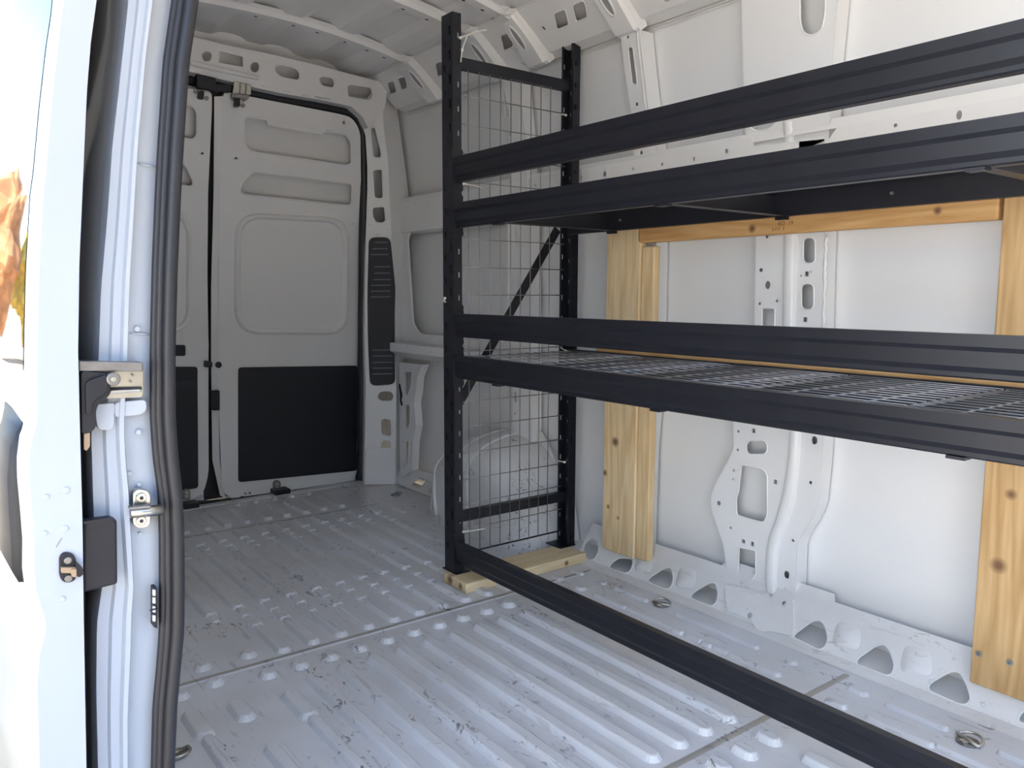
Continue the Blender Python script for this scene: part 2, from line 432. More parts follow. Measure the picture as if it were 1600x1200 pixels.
def small(px, r, sq=False, sy=1):
    p = U(*px, S_wall)
    return rect((p.y, p.z), r*2, r*2*sy) if sq else circ((p.y, p.z), r, 10, sy)
for q, r in [((1189.5,422),.006),((1187.5,474.5),.0045),((1214.5,470),.0045),((1199,370),.005),((1154,674),.0042),((1153,703),.0045),((1147,735),.0045),((1146,749),.004),
             ((1123.5,786),.0075),((1142,824.5),.004),((1267,754),.005),((1239.5,844.5),.0045)]: hp.append(small(q, r))
for q in [(1200,445.5),(1273,688),(1229.5,898)]: hp.append(small(q, .009, sy=1.35))
for q in [(1261,428),(1258.5,499.5),(1178,673),(1212,753),(1162,846),(1176,850),(1228,922)]: hp.append(small(q, .0055, True, 1.2))
for q in [(1267.5,424.5),(1252.5,431)]: hp.append(small(q, .003))
cz = zsteps(1.42, 2.1, 8)
pil = plate('main_pillar', YZ(Lp+Rp), hp, lambda u, v, w: m_wall(u, v, w), WHITE, wr, rims=.0028, cuts=cz, skirt=.055)
pb = [(q.y, q.z) for q in (U(*p, S_sill) for p in [(1136,915),(1241,938),(1241,975),(1238,996),(1205,988),(1187,990),(1178,972),(1141,957),(1137,940)])]
plate('pillar_base', rnd(pb, .006, 2), [circ((U(1175,964,S_sill).y, U(1175,964,S_sill).z), .008, 10), circ((U(1228,945,S_sill).y, U(1228,945,S_sill).z), .005, 8), rect((U(1173,915,S_sill).y, U(1173,915,S_sill).z), .010, .010), rect((U(1208,933,S_sill).y, U(1208,933,S_sill).z), .008, .008)],
      m_sill, SILLP, wr, w0=.012, skirt=.012)
# raised strip pressed down the pillar
lft = YZ([(1226,366),(1224,507),(1232,610),(1236,680),(1231,730),(1223,775),(1213,812),(1203,838),(1199,860),(1197,905),(1200,930)])
rgt = YZ([(1247,366),(1244,507),(1249,610),(1252,685),(1249,740),(1243,783),(1232,815),(1222,838),(1217,860),(1214,905),(1216,932)])
def strip3(l, r, h, name, par, mapf=m_wall, ma=WHITE, inset=.22):
    mb = MB(); vs = []; fs = []
    for a, b in zip(l, r):
        a = Vector(a); b = Vector(b); d = b-a
        for t, w in ((0, 0), (inset*.5, h*.7), (inset, h), (1-inset, h), (1-inset*.5, h*.7), (1, 0)):
            q = a+d*t; vs.append(mapf(q.x, q.y, w+.001))
    n = 6
    for i in range(len(l)-1):
        for k in range(n-1): fs.append((i*n+k, i*n+k+1, (i+1)*n+k+1, (i+1)*n+k))
    return mb.add(vs, fs).build(name, ma, par, smooth=True)
strip3(lft, rgt, .014, 'pillar_bead', wr)
lft = YZ([(1158,-60),(1159,0),(1163,135)]); 
strip3(YZ([(1225,190),(1226,240),(1227,300),(1226,366)]), YZ([(1240,190),(1242,240),(1244,300),(1247,366)]), .010, 'pillar_bead', wr)
# seam sealer along the pillar edge
def bead(px, S, mapoff=.002, r=.004, name='seam_sealer', par=wr, ma=WHITE, wob=.0015):
    pts = []
    q = [U(*p, S) for p in px]
    for i in range(len(q)-1):
        n = max(2, int((q[i+1]-q[i]).length/.012))
        for k in range(n): pts.append(q[i].lerp(q[i+1], k/n))
    pts.append(q[-1])
    pts = [p+Vector((-mapoff, random.uniform(-wob, wob), 0)) for p in pts]
    return MB().tube(pts, [r*random.uniform(.75, 1.25) for _ in pts], 6).build(name, ma, par, smooth=True)
bead([(1292,366),(1289,420),(1288,510)], lambda P: P.x-hx(P.z)-.004, r=.006, wob=.003)
bead([(1026,383),(1028,400),(1028,425),(1025,470),(1024,505)], SX(.94), r=.004)
bead([(1022,650),(1015,690),(1012,760),(1009,800),(1008,850)], SX(.94), r=.0035)
# narrow pillar, over its full height behind the boards
plate('narrow_pillar', YZ([(969,50),(978,120),(987,180),(991,245),(1000,375),(998,600),(990,860),(1008,862),(1013,700),(1022,600),(1026,400),(1025,237),(1016,172),(1008,105),(1002,47)]),
      [rnd(YZ([(981,73),(989,72),(996,128),(995,133),(988,132)]), .012, 3), small((981.5,58), .005), small((995.5,163), .006), small((1002.5,239), .006, sy=1.5)],
      m_wall, WHITE, wr, rims=.003, cuts=zsteps(1.42, 2.0, 6), skirt=.055)
for dx in (0, 5):
    bead([(996+dx, 47), (1003+dx, 110), (1010+dx, 172)], S_wall, .003, .0035, 'pillar_bead', wob=0)
# pillar seen through the mesh end panel
plate('narrow_pillar', YZ([(782,95),(791,160),(797,210),(801,352),(803,485),(803,690),(832,690),(831,485),(829,352),(822,210),(816,150),(812,95)]),
      [rnd(YZ([(786,140),(790,138),(799,178),(798,186),(792,185)]), .01, 3), small((798,211), .006), rnd(YZ([(806,355),(809,355),(810,385),(807,385)]), .005, 2),
       small((809,398), .005), rnd(YZ([(808,421),(811,421),(813,452),(810,452)]), .005, 2), rnd(YZ([(806,612),(809,612),(809,628),(806,628)]), .004, 2), small((807,646), .005), small((807,662), .005)],
      m_wall, WHITE, wr, rims=.0025, cuts=zsteps(1.42, 2.0, 6), skirt=.055, w0=.006)
for dx in (0, 6):
    bead([(803+dx,115),(808+dx,160),(812+dx,190),(814+dx,245)], S_wall, .004, .004, 'pillar_bead', wob=0)
# belt rail
hb = []
for q, r in [((945,272),.009),((989.5,264),.0055),((1035,256.5),.0055),((1085,248.5),.006),((1399.5,196),.0055),((837,289),.0065),((871,283.5),.0065),((908,277.5),.007),((775,299.5),.0055),
             ((747,304),.0055),((672,316),.0055),((649.5,319),.0055)]: 
    p = U(*q, SX(.915)); hb.append(circ((p.y, p.z), r, 10))
p = U(1499, 180, SX(.915)); hb.append(circ((p.y, p.z), .007, 10, 1.6))
for q in [(1135.5,236),(808,276)]: p = U(*q, SX(.915)); hb.append(rect((p.y, p.z), .012, .013))
hb.append(rnd([(a.y, a.z) for a in (U(*q, SX(.915)) for q in [(1249,217),(1288,212),(1289,222),(1283,236),(1249,240)])], .006, 3))
def m_belt(u, v, w): return (.915-w, u, v)
plate('belt_rail', [(-.14, 1.285), (YF, 1.285), (YF, 1.425), (-2.56, 1.425), (-2.54, 1.40), (-2.30, 1.415), (-2.29, 1.44), (-.14, 1.432)], hb, m_belt, WHITE, wr, skirt=.012)
MB().add([(.915, -.14, 1.425), (.915, YF, 1.425), (.93, YF, 1.455), (.93, -.14, 1.455)], [(0, 1, 2, 3)]).build('belt_rail_lip', WHITE, wr)
MB().add([(.915, -.14, 1.285), (.915, YF, 1.285), (.96, YF, 1.275), (.96, -.14, 1.275)], [(0, 1, 2, 3)]).build('belt_rail_lip', WHITE, wr)
# ---- rear quarter: window blank frame, ledge, lower upright
p0 = U(637, 366, S_wall); p1 = U(646, 512, S_wall)
pl_, zt_ = p0.y, U(645, 351, S_wall).z
zb_ = U(655, 523, S_wall).z
yr = max(U(795, 352, S_wall).y, -1.13); pass
plate('quarter_frame', [(-.10, .70), (-1.16, .70), (-1.16, 1.40), (-.10, 1.40)],
      [rnd([(pl_, zt_-.07), (pl_-.05, zt_), (yr, zt_), (yr, zb_), (p1.y-.07, zb_), (p1.y, zb_+.05)], .025, 4), small((655,431), .005)], m_wall, WHITE, wr, rims=.006, skirt=.05)
bead([(639,372),(641,420),(644,470),(647,512),(656,522),(690,528)], SX(.965), .003, .005, wob=.003)
plate('ledge', rnd([(-.22, .930), (-1.32, .930), (-1.32, .84), (-.22, .84)], .002, 1), [rnd([(-.46, .852), (-.62, .852), (-.62, .888), (-.46, .888)], .004, 2), rnd([(-.80, .852), (-.95, .852), (-.95, .885), (-.80, .885)], .004, 2)],
      lambda u, v, w: (.84+(v-.84)*.9, u, .735+w+(v-.84)*.05), WHITE, wr)
hl = []
for q in [(638,541),(653,544),(675,549)]: p = U(*q, SX(.84)); hl.append(rect((p.y, p.z), .012, .014))
plate('ledge_face', [(-.22, .735), (-1.32, .735), (-1.32, .695), (-.22, .695)], hl, lambda u, v, w: (.84-w, u, v), WHITE, wr, skirt=.01)
plate('ledge_face', [(-.22, .695), (-1.32, .695), (-1.32, .66), (-.22, .66)], [], lambda u, v, w: (.84+(.695-v)*1.8-w, u, v), WHITE, wr)
SXu = SX(.90)
plate('quarter_upright', YZ([(624,566),(660,570),(652,590),(650,612),(647,630),(650,665),(645,690),(643,735),(625,752)], SXu),
      [rnd(YZ(t, SXu), .006, 2) for t in ([(631,581),(645,580),(643,603),(638,617),(631,617)], [(630,632),(642,632),(641,660),(638,669),(630,667)], [(627,690),(640,689),(638,724),(628,734)])],
      lambda u, v, w: (.90-w, u, v), WHITE, wr, rims=.004, skirt=.04)
MB().tube([U(*q, SX(.895)) for q in [(624,600),(627,617),(626,625),(628,633)]], [.004, .007, .005, .006], 6).build('wiring_clip', PLASTIC, wr)
# rear sill at the corner with two openings
plate('rear_sill', [(-.12, .008), (-.86, .008), (-.86, .09), (-.12, .09)],
      [rnd([(-.33, .02), (-.42, .02), (-.45, .06), (-.36, .06)], .01, 3), rnd([(-.50, .02), (-.60, .02), (-.63, .06), (-.53, .06)], .01, 3)],
      lambda u, v, w: (.86+.9*v-w*.7, u, v+w*.7), SILLP, wr, rims=.004)
# ---- roof rail (cant rail) with its openings
def RZ(pts): return [(q.y, q.z) for q in (U(*p, S_rail) for p in pts)]
hr = [rnd(RZ(t), .012, 3) for t in (
    [(865,21),(883,13),(889,37),(888,40),(870,47)], [(894,8),(913,0),(919,27),(900,35)], [(782,56),(798,50),(803,73),(787,80)],
    [(680,99),(690,95),(695,115),(684,121)], [(605,129),(615,126),(620,144),(610,148)], [(621,122),(633,119),(637,137),(628,141)])]
for q in [(850,44),(646,127)]: p = U(*q, S_rail); hr.append(circ((p.y, p.z), .006, 8))
for c in (-2.05, -2.22, -2.75, -2.95, -3.4): hr.append(rnd(rect((c, 1.905), .08, .06), .012, 3))
plate('cant_rail', [(-.30, 1.862), (YF, 1.862), (YF, 1.985), (-.30, 1.985)], hr, m_rail, WHITE, wr, rims=.003)
MB().add([(.85, -.3, 1.862), (.85, YF, 1.862), (.895, YF, 1.85), (.895, -.3, 1.85)], [(0, 1, 2, 3)]).build('cant_rail_lip', WHITE, wr)
for z, x in ((1.846, .862), (1.838, .868)):
    MB().tube([(hx(z)+.052, -.3, z), (hx(z)+.052, YF, z)], .0025, 6).build('body_seam', WHITE, wr)
# ---- wheel arch
ARCHP = floor_mat('scraped_arch_paint', (.80, .805, .81), 1.2)
ny, nt_ = 26, 14; vs = []; fs = []
def arch(s, t):
    y = -1.105+s*.385
    e = max(0, 1-abs(s)**2.6)
    xi = .93-.255*max(0, 1-abs(s)**5)**.5*(1 if s > 0 else .95)
    zt = .40*e**.55+.0
    if t < .5: 
        k = t/.5; return (xi+.012*k, y, zt*.62*k)
    k = (t-.5)/.5; a = k*math.pi/2
    return (xi+.012+(.985-xi-.012)*(1-math.cos(a)), y, zt*(.62+.38*math.sin(a)))
for i in range(ny+1):
    for j in range(nt_+1): vs.append(arch(-1+2*i/ny, j/nt_))
for i in range(ny):
    for j in range(nt_): a = i*(nt_+1)+j; fs.append((a, a+1, a+nt_+2, a+nt_+1))
wa = MB().add(vs, fs).build('wheel_arch', ARCHP, wr, smooth=True)
for s0, h in ((.50, .010), (-.15, .009), (.12, .008), (.75, .008)):
    pts = [Vector(arch(s0+.12*math.sin(t*3.1), t))+Vector((-.002, 0, .002)) for t in [k/16 for k in range(1, 17)]]
    MB().tube(pts, [h*math.sin(math.pi*min(1, (k+1)/8))*.5+h*.5 for k in range(16)], 6).build('arch_bead', SILLP, wa, smooth=True)
# flange of the arch against the wall, with its notched top edge
fo = YZ([(748,668),(755,664),(790,664),(796,656),(800,662),(820,662),(826,655),(832,664),(848,676),(858,694),(868,722),(877,745),(872,760),(860,720),(835,690),(780,684)], SX(.955))
plate('arch_flange', fo, [circ((U(*q, SX(.955)).y, U(*q, SX(.955)).z), .005, 8) for q in ((826,662),(856,700))], lambda u, v, w: (.955-w, u, v), SILLP, wa)

# ---------------------------------------------------------------- rear end: pillar, header, seal, doors
wb = empty('wall_rear'); tag(wb, 'white painted rear frame of the van around the twin doors', 'wall', kind='structure')
def pxd(c, rx_, ry_, S, mapk='x', n=10):
    return [(q.x, q.z) for q in (U(c[0]+rx_*math.cos(2*math.pi*k/n), c[1]+ry_*math.sin(2*math.pi*k/n), S) for k in range(n))]
dl = [(560,176),(571,212),(574,260),(574,297),(572,362),(570,462),(571,600),(569,757)]
dr = [(618,757),(619,600),(616,450),(611,362),(608,300),(606,250),(600,205),(597,160),(590,130)]
dh = [rnd(XZ(t, S_dp), .012, 3) for t in (
    [(579,201),(586,199),(596,240),(595,247),(583,246)], [(582,266),(597,264),(599,308),(595,311),(585,309)], [(582,324),(601,323),(603,345),(598,349),(588,348),(582,338)],
    [(590,617),(595,611),(611,611),(616,618),(612,627),(596,627),(590,622)], [(595,657),(599,654),(611,655),(612,680),(607,682),(596,679)], [(595,691),(599,687),(611,688),(612,711),(607,715),(595,713)])]
for q in [(590,366),(577,352),(605,357),(602,652),(574,658),(574,710)]: dh.append(pxd(q, 1.3, 1.3, S_dp, n=6))
dp = plate('corner_pillar', XZ(dl+dr, S_dp), dh, m_dp, WHITE, wb, rims=.0035, cuts=zsteps(.1, 2, 16))
# sides of the corner pillar running back to the door opening and to the wall
def side(pxs, S, mapf, w, name, par, ma=WHITE):
    q = XZ(pxs, S); n = len(q)
    MB().add([mapf(u, v, 0) for u, v in q]+[mapf(u+w[0], v, -w[1]) for u, v in q], [(i, i+1, n+i+1, n+i) for i in range(n-1)]).build(name, ma, par)
qd = XZ(dl, S_dp); nd = len(qd)
MB().add([m_dp(u, v, 0) for u, v in qd]+[(u+.03, gy(v)+.01, v) for u, v in qd], [(i, i+1, nd+i+1, nd+i) for i in range(nd-1)]).build('pillar_side', WHITE, wb)
q = XZ(dr, S_dp); n = len(q)
MB().add([m_dp(u, v, 0) for u, v in q]+[(hx(v)+.04, dY(u, v)+.07, v) for u, v in q], [(i, i+1, n+i+1, n+i) for i in range(n-1)]).build('pillar_side', WHITE, wb)
# pillar foot, a slightly raised lower box
fp = XZ([(572,700),(617,700),(618,757),(569,757)], S_dp)
MB().prism(fp, m_dp, -.002, .006).build('pillar_foot', WHITE, wb, bevel=.003)
VSL = mat('dull_grey_slat_edge', (.12, .13, .15), .4)
# black vent trim with its slots
vt = rnd(XZ([(576,371),(608,371),(616,450),(616,600),(578,603),(574,450)], S_dp), .03, 4)
vent = plate('vent_trim', vt, [], m_dp, PLASTIC, wb, t=.006, w0=.006, cuts=zsteps(.5, 1.3, 12)); vent['label'] = 'tall black slotted vent cover'
for py, l_, r_ in [(379,584,603),(389,580,603),(398,578,605),(417,583,607),(427,583,607),(437,582,608),(446,578,608),(455,578,608),(464,578,608),(547,580,610),(556,580,611),(566,580,611),(575,580,611),(584,580,611)]:
    a, b = XZ([(l_, py), (r_, py-.3)], S_dp)
    MB().prism([(a[0], a[1]-.003), (b[0], b[1]-.003), (b[0], b[1]+.003), (a[0], a[1]+.003)], m_dp, .011, .0150).build('vent_slat', VSL, vent)
a = XZ([(578,475),(613,475),(614,525),(578,525)], S_dp)
MB().prism(rnd(a, .015, 3), m_dp, .012, .014).build('vent_slat', PLASTIC, vent)
# header above the doors
def hxp(pts, r=.02): return rnd(XZ(pts, S_head), r, 4)
hh = [pxd((323,88), 8.5, 9, S_head), hxp([(342,79),(380,88),(381,106),(341,98)], .008), pxd((398,105), 8, 9, S_head),
      hxp([(430,104),(438,101),(463,107),(469,117),(466,126),(440,121),(430,113)], .02), hxp([(498,122),(504,119),(520,122),(523,131),(520,138),(502,134)], .02),
      hxp([(542,135),(546,132),(580,137),(582,150),(578,157),(544,151)], .012),
      hxp([(409,134),(421,136),(420,138),(410,136)], .006), hxp([(443,141),(455,143),(454,145),(444,143)], .006), hxp([(471,147),(481,149),(480,151),(472,149)], .006), hxp([(491,149),(516,154),(516,157),(492,153)], .008)]
hb_ = [(200,30),(299,57),(352,70),(420,84),(500,103),(560,119),(592,127),(606,140),(600,172),(575,200),(566,182),(548,166),(500,156),(440,146),(390,135),(346,124),(300,113),(200,88)]
plate('header', XZ(hb_, S_head), hh, m_head, WHITE, wb, rims=.003)
MB().add([m_head(u, v, 0) for u, v in XZ(hb_[9:], S_head)]+[m_head(u, v+.0, -.12) for u, v in XZ(hb_[9:], S_head)], [(i, i+1, i+10, i+9) for i in range(8)]).build('header_return', WHITE, wb)
# pressed boxing of the lock area in the header
MB().prism(rnd(XZ([(296,95),(345,107),(405,121),(403,126),(345,114),(296,103)], S_head), .006, 2), m_head, 0, .018).build('header_swage', WHITE, wb, bevel=.005)
# seal around the rear opening
sp = [U(*q, lambda P: P.y-(.55*gy(P.z)-.09)) for q in [(240,113),(290,124),(345,136),(395,147),(470,161),(535,173),(550,178),(560,188),(566,202),(568,235),(569,300),(567,400),(566,500),(565,600),(565,700),(564,738),(561,750)]]
MB().tube(sp, .022, 10).build('rear_door_seal', RUBBER, wb, smooth=True)
MB().tube([U(*q, S_rear) for q in [(240,791),(290,786),(345,784),(450,769),(520,759),(562,752)]], .010, 8).build('rear_door_seal', RUBBER, wb, smooth=True)
MB().add([(-1.03, gy(z)+.10, z) for z in (-.05, .5, .8, 1.1, 1.5, 2.13)]+[(1.03, gy(z)+.10, z) for z in (-.05, .5, .8, 1.1, 1.5, 2.13)], [(i, i+1, i+7, i+6) for i in range(5)]).build('outer_skin', WHITE_EXT, wb)
MB().add([(-.05, gy(z)+.06, z) for z in (0, .5, .8, 1.1, 1.5, 1.9)]+[(.09, gy(z)+.06, z) for z in (0, .5, .8, 1.1, 1.5, 1.9)], [(i, i+1, i+7, i+6) for i in range(5)]).build('centre_seal', RUBBER, wb)

def rd(pts, r, n=5): return rnd(XZ(pts), r, n)
RC = zsteps(.0, 2.0, 22)
# right-hand rear door
d1 = empty('door_1'); tag(d1, 'white rear cargo door, the right one, with the wide black lower panel', 'door', kind='structure')
o1 = rnd(XZ([(349,143),(525,177),(550,183),(563,205),(564,300),(562,475),(560,600),(560,735),(556,751),(365,782),(347,768),(342,640),(341,550),(343,300)]), [.02, .02, .06, .06, .01, .01, .01, .03, .05, .06, .05, .02, .02, .02], 4)
h1 = [rd([(382,186),(387,183),(418,187),(419,193),(504,207),(511,204),(540,210),(549,222),(549,256),(541,259),(392,237),(382,225)], .016),
      rd([(396,268),(549,287),(550,316),(546,322),(380,304),(375,298),(379,285)], .016),
      ]
for q, a in [((537,192),2.2),((369,247),2),((550,350),1.6),((380,541),1.2),((550,541),1.2),((497,549),1.2)]: h1.append(pxd(q, a, a, S_rear, n=8))
plate('inner_panel', o1, h1, m_rear, WHITE, d1, rims=.005, cuts=RC, skirt=.03)
def door_back(d, x0, x1):
    mb = MB(); zz = [0, .3, .55, .7, .9, 1.2, 1.5, 1.9]; n = len(zz)
    mb.add([(x0, gy(z)+.052, z) for z in zz]+[(x1, gy(z)+.052, z) for z in zz], [(i, i+1, n+i+1, n+i) for i in range(n-1)]).build('outer_panel', WHITE, d)
door_back(d1, .075, .80)
def frame_emboss(pxo, pxi, d, h=.020, ro=.12, ri=.10):
    o_ = rnd(XZ(pxo), ro, 6); i_ = rnd(XZ(pxi), ri, 6); N = len(o_); mb = MB(); vs = []
    mids = [(0, 0), (.25, h), (.7, h), (1, .001)]
    for t, w in mids:
        for a, b in zip(o_, i_): vs.append(m_rear(a[0]+(b[0]-a[0])*t, a[1]+(b[1]-a[1])*t, w))
    fs = [(k*N+i, k*N+(i+1) % N, (k+1)*N+(i+1) % N, (k+1)*N+i) for k in range(3) for i in range(N)]
    mb.add(vs, fs).build('pressed_frame', WHITE, d, smooth=True)
frame_emboss([(366,331),(546,341),(545,524),(366,522)], [(376,341),(535,349),(534,514),(376,512)], d1)
pn = plate('lower_panel', rnd(XZ([(372,574),(557,571),(556,735),(372,753)]), .015, 3), [], m_rear, PLASTIC, d1, t=.004, w0=.005, cuts=zsteps(0, .7, 6)); pn['label'] = 'flat black plastic lower panel'
plate('lock_plug', pxd((341,570), 5, 5, S_rear, n=14), [], m_rear, PLASTIC, d1, t=.003, w0=.003)
plate('panel_lip', XZ([(416,186),(508,205),(500,211),(418,196)]), [], lambda u, v, w: m_rear(u, v, w+.008), WHITE, d1, t=.002)
# door edge return seen in the gap
ed = XZ([(336,150),(335,300),(331,450),(331,560),(332,650),(333,720),(345,775)]); eo = XZ([(349,150),(343,300),(341,450),(341,560),(342,650),(343,720),(352,778)])
n = len(ed)
MB().add([m_rear(u, v, -.012) for u, v in ed]+[m_rear(u, v, 0) for u, v in eo], [(i, i+1, n+i+1, n+i) for i in range(n-1)]).build('edge_return', WHITE, d1)
# left-hand rear door (mostly hidden behind the side door pillar)
d2 = empty('door_2'); tag(d2, 'white rear cargo door half hidden behind the black door seal', 'door', kind='structure')
lx = lambda z: -.80+.07*max(0, (z-.7))/1.1
o2 = XZ([(346-15,143),(331,172),(325,300),(324,420),(326,540),(326,740),(318,770),(300,782)])
o2 = rnd(o2+[(-.76, .012), (-.78, .05), (-.79, .7), (-.72, 1.72), (-.66, 1.80)], [.02, .02, .02, .02, .02, .04, .05, .05, .03, .03, .03, .06, .06], 3)
def mir(pts, r): return rnd([(-.012-u, v) for u, v in XZ(pts)], r, 5)
h2 = [rd([(250,150),(301,165),(308,175),(308,212),(301,219),(240,208)], .016), rd([(282,250),(292,262),(302,283),(301,290),(295,292),(240,283),(240,245)], .016)]
for q, a in [((316,240),2.2),((297,540),1.2)]: h2.append(pxd(q, a, a, S_rear, n=8))
plate('inner_panel', o2, h2, m_rear, WHITE, d2, rims=.005, cuts=RC, skirt=.03)
door_back(d2, -.80, -.02)
frame_emboss([(200,316),(300,326),(300,522),(200,522)], [(208,326),(291,336),(291,514),(208,514)], d2)
plate('lower_panel', rnd(XZ([(200,573),(308,573),(309,762),(200,776)]), .015, 3), [], m_rear, PLASTIC, d2, t=.004, w0=.005, cuts=zsteps(0, .7, 6))
plate('grab_recess', rnd(XZ([(250,539),(289,539),(289,556),(250,556)]), .008, 2), [], m_rear, PLASTIC, d2, t=.003, w0=.004)
# hardware at the meeting edges
def on_rear(px, w=0): p = U(*px, S_rear); return m_rear(p.x, p.z, w)
MB().prism(rnd(XZ([(304,117),(335,124),(335,144),(305,139)], S_head), .006, 2), m_head, .0, .025).build('lock_cover', PLASTIC, d2, bevel=.004)
MB().prism(rnd(XZ([(311,142),(318,143),(317,156),(309,154)], S_head), .004, 2), m_head, -.01, .012).build('lock_lever', PLASTIC, d2)
k = MB().prism(rnd(XZ([(364,128),(390,134),(390,150),(361,147)], S_head), .004, 2), m_head, .0, .02).build('lock_bracket', STEEL, d1, bevel=.003)
MB().prism(XZ([(372,131),(374,131),(373,148),(371,148)], S_head), m_head, .02, .025).build('bracket_rib', DULL, k)
MB().prism(XZ([(381,133),(383,133),(382,149),(380,149)], S_head), m_head, .02, .025).build('bracket_rib', DULL, k)
MB().prism(rnd(XZ([(362,146),(388,150),(387,156),(361,152)], S_head), .003, 2), m_head, -.01, .012).build('lock_bracket', DULL, d1)
MB().prism(rnd(XZ([(368,152),(374,153),(374,167),(367,166)], S_head), .004, 2), m_head, -.02, .01).build('lock_lever', PLASTIC, d1)
MB().prism(XZ([(335,130),(362,133),(361,144),(336,142)], S_head), m_head, -.03, .004).build('lock_cover', PLASTIC, d1, bevel=.004)
for q, d in [((305,143),d2),((322,154),d2),((363,154),d1),((380,156),d1),((379,165),d1)]:
    c = U(*q, S_rear); MB().prism(circ((c.x, c.z), .009, 10), m_rear, 0, .01).build('bolt_head', DULL, d, bevel=.002)
MB().prism(rnd(XZ([(318,563),(329,565),(329,573),(318,573)]), .004, 2), m_rear, 0, .03).build('mid_latch', PLASTIC, d2, bevel=.003)
MB().prism(rnd(XZ([(326,610),(340,609),(340,640),(328,640)]), .004, 2), m_rear, 0, .035).build('mid_latch', PLASTIC, d1, bevel=.004)
for (x, y), d in (((290.5,771),d2), ((431.5,758),d1)):
    hk = MB().prism(rnd(XZ([(x-6,y-5),(x-3,y-8),(x+3,y-8),(x+6,y-5),(x+6,y+9),(x-6,y+9)]), .006, 3), m_rear, .004, .012).build('floor_latch', DULL, d, bevel=.002)
    for dy in (-2.5, 3.5):
        c = U(x, y+dy, S_rear); MB().prism(circ((c.x, c.z), .009, 10), m_rear, .012, .018).build('bolt_head', STEEL, hk)
    a = U(x-10, y+13, S_rear); b = U(x+14, y+10, S_rear)
    MB().box((min(a.x, b.x), -.075, .004), (max(a.x, b.x), -.005, .028)).build('latch_foot', PLASTIC, hk, bevel=.004)
c = U(378, 779, S_rear); MB().prism(circ((c.x, c.z), .013, 12), m_rear, 0, .01).build('drain_plug', PLASTIC, d1)
for q in ((383,771),(390,770)): c = U(*q, S_rear); MB().prism(circ((c.x, c.z), .006, 8), m_rear, 0, .005).build('bolt_head', DULL, d1)

# ---------------------------------------------------------------- ceiling
ce = empty('ceiling'); tag(ce, 'white painted steel van roof with cross bows', 'ceiling', kind='structure')
def cz_(x): return 2.055-.085*(abs(x)/.72)**2.2
nx = 64; vs = []; fs = []
for i in range(nx+1):
    x = -.98+1.96*i/nx
    ph = (x*4.6) % 1.0; cor = .016*(1 if .18 < ph < .52 else (ph/.18 if ph <= .18 else (max(0, (.70-ph)/.18) if ph < .70 else 0)))
    z = max(cz_(x), 1.87)+cor*(1 if abs(x) < .72 else 0)
    vs += [(x, .12, z-.02), (x, -.25, z), (x, YF, z)]
for i in range(nx):
    for k in range(2): fs.append((i*3+k, i*3+k+1, i*3+k+4, i*3+k+3))
MB().add(vs, fs).build('roof_skin', WHITE, ce)
MB().box((-1.06, YF, 2.11), (1.06, .12, 2.14)).build('outer_roof', WHITE_EXT, ce)
def bow(yc, wd=.062):
    mb = MB(); vs = []; fs = []; N = 40
    xs = [-.70+1.40*i/N for i in range(N+1)]
    prof = [(-wd*.72, .012), (-wd*.5, 0), (-wd*.38, -.016), (wd*.38, -.016), (wd*.5, 0), (wd*.72, .012)]
    for x in xs:
        zb = cz_(x)-.004-.0
        for dy, dz in prof: vs.append((x, yc+dy, zb+dz))
    n = len(prof)
    for i in range(N):
        for k in range(n-1): fs.append((i*n+k, i*n+k+1, (i+1)*n+k+1, (i+1)*n+k))
    b = mb.add(vs, fs).build('roof_bow', WHITE, ce)
    # small bolt holes in the bow: flat dark discs standing in for their shade
    for x in (-.62, -.40, -.28, -.1, .05, .2, .3, .42, .52, .60):
        if random.random() < .8:
            c = MB(); rr = .0055; z = cz_(x)-.0202
            c.add([(x+rr*math.cos(a)*1.4, yc+.012+rr*math.sin(a), z-.0004+cz_(x+rr*math.cos(a)*1.4)-cz_(x)) for a in [k*math.pi/4 for k in range(8)]], [tuple(range(8))]).build('bolt_hole_shade', DARK, b)
    # curved leg down the cant rail
    lp = []; 
    path = [(.66, cz_(.66)-.016), (.70, 1.975), (.735, 1.95), (.775, 1.915), (.81, 1.885), (.835, 1.862), (.85, 1.845), (.86, 1.83)]
    vs = []; fs = []
    hs = [.012, .016, .020, .022, .024, .026, .024, .004]
    for (x, z), h in zip(path, hs):
        nrm = Vector((-.7, 0, -.7)).normalized()
        wl_ = wd*(1.0+.35*min(1, max(0, (1.99-z)/.06)))
        for dy, k in ((-wl_*.75, -.02), (-wl_*.60, h*.5), (-wl_*.5, h), (wl_*.5, h), (wl_*.60, h*.5), (wl_*.75, -.02)):
            vs.append(Vector((x, yc+dy, z))+nrm*k)
    for i in range(len(path)-1):
        for k in range(5): fs.append((i*6+k, i*6+k+1, i*6+k+7, i*6+k+6))
    fs.append(tuple(len(vs)-6+k for k in range(6)))
    lg = MB().add(vs, fs).build('bow_leg', WHITE, b)
    # slot in the leg: a rim, and a floor with the shade painted in as grey
    sl_ = []
    for k in range(16):
        a = 2*math.pi*k/16; s_ = .016*math.cos(a); t_ = .050*math.sin(a)*1.0 + (.0)
        x = .765+t_*.75; z = 1.923-t_*.68
        sl_.append(Vector((x, yc+s_, z))+Vector((-.7, 0, -.7)).normalized()*.0235)
    MB().tube(sl_, .0035, 6, closed=True).build('slot_rim', WHITE, lg, smooth=True)
    cen = sum(sl_, Vector())/16
    MB().add([p*.98+cen*.02-Vector((-.7, 0, -.7)).normalized()*.0012 for p in sl_], [tuple(range(16))]).build('slot_floor', mat_slot, lg)
mat_slot = mat('slot_shade_grey', (.34, .34, .36), .6)
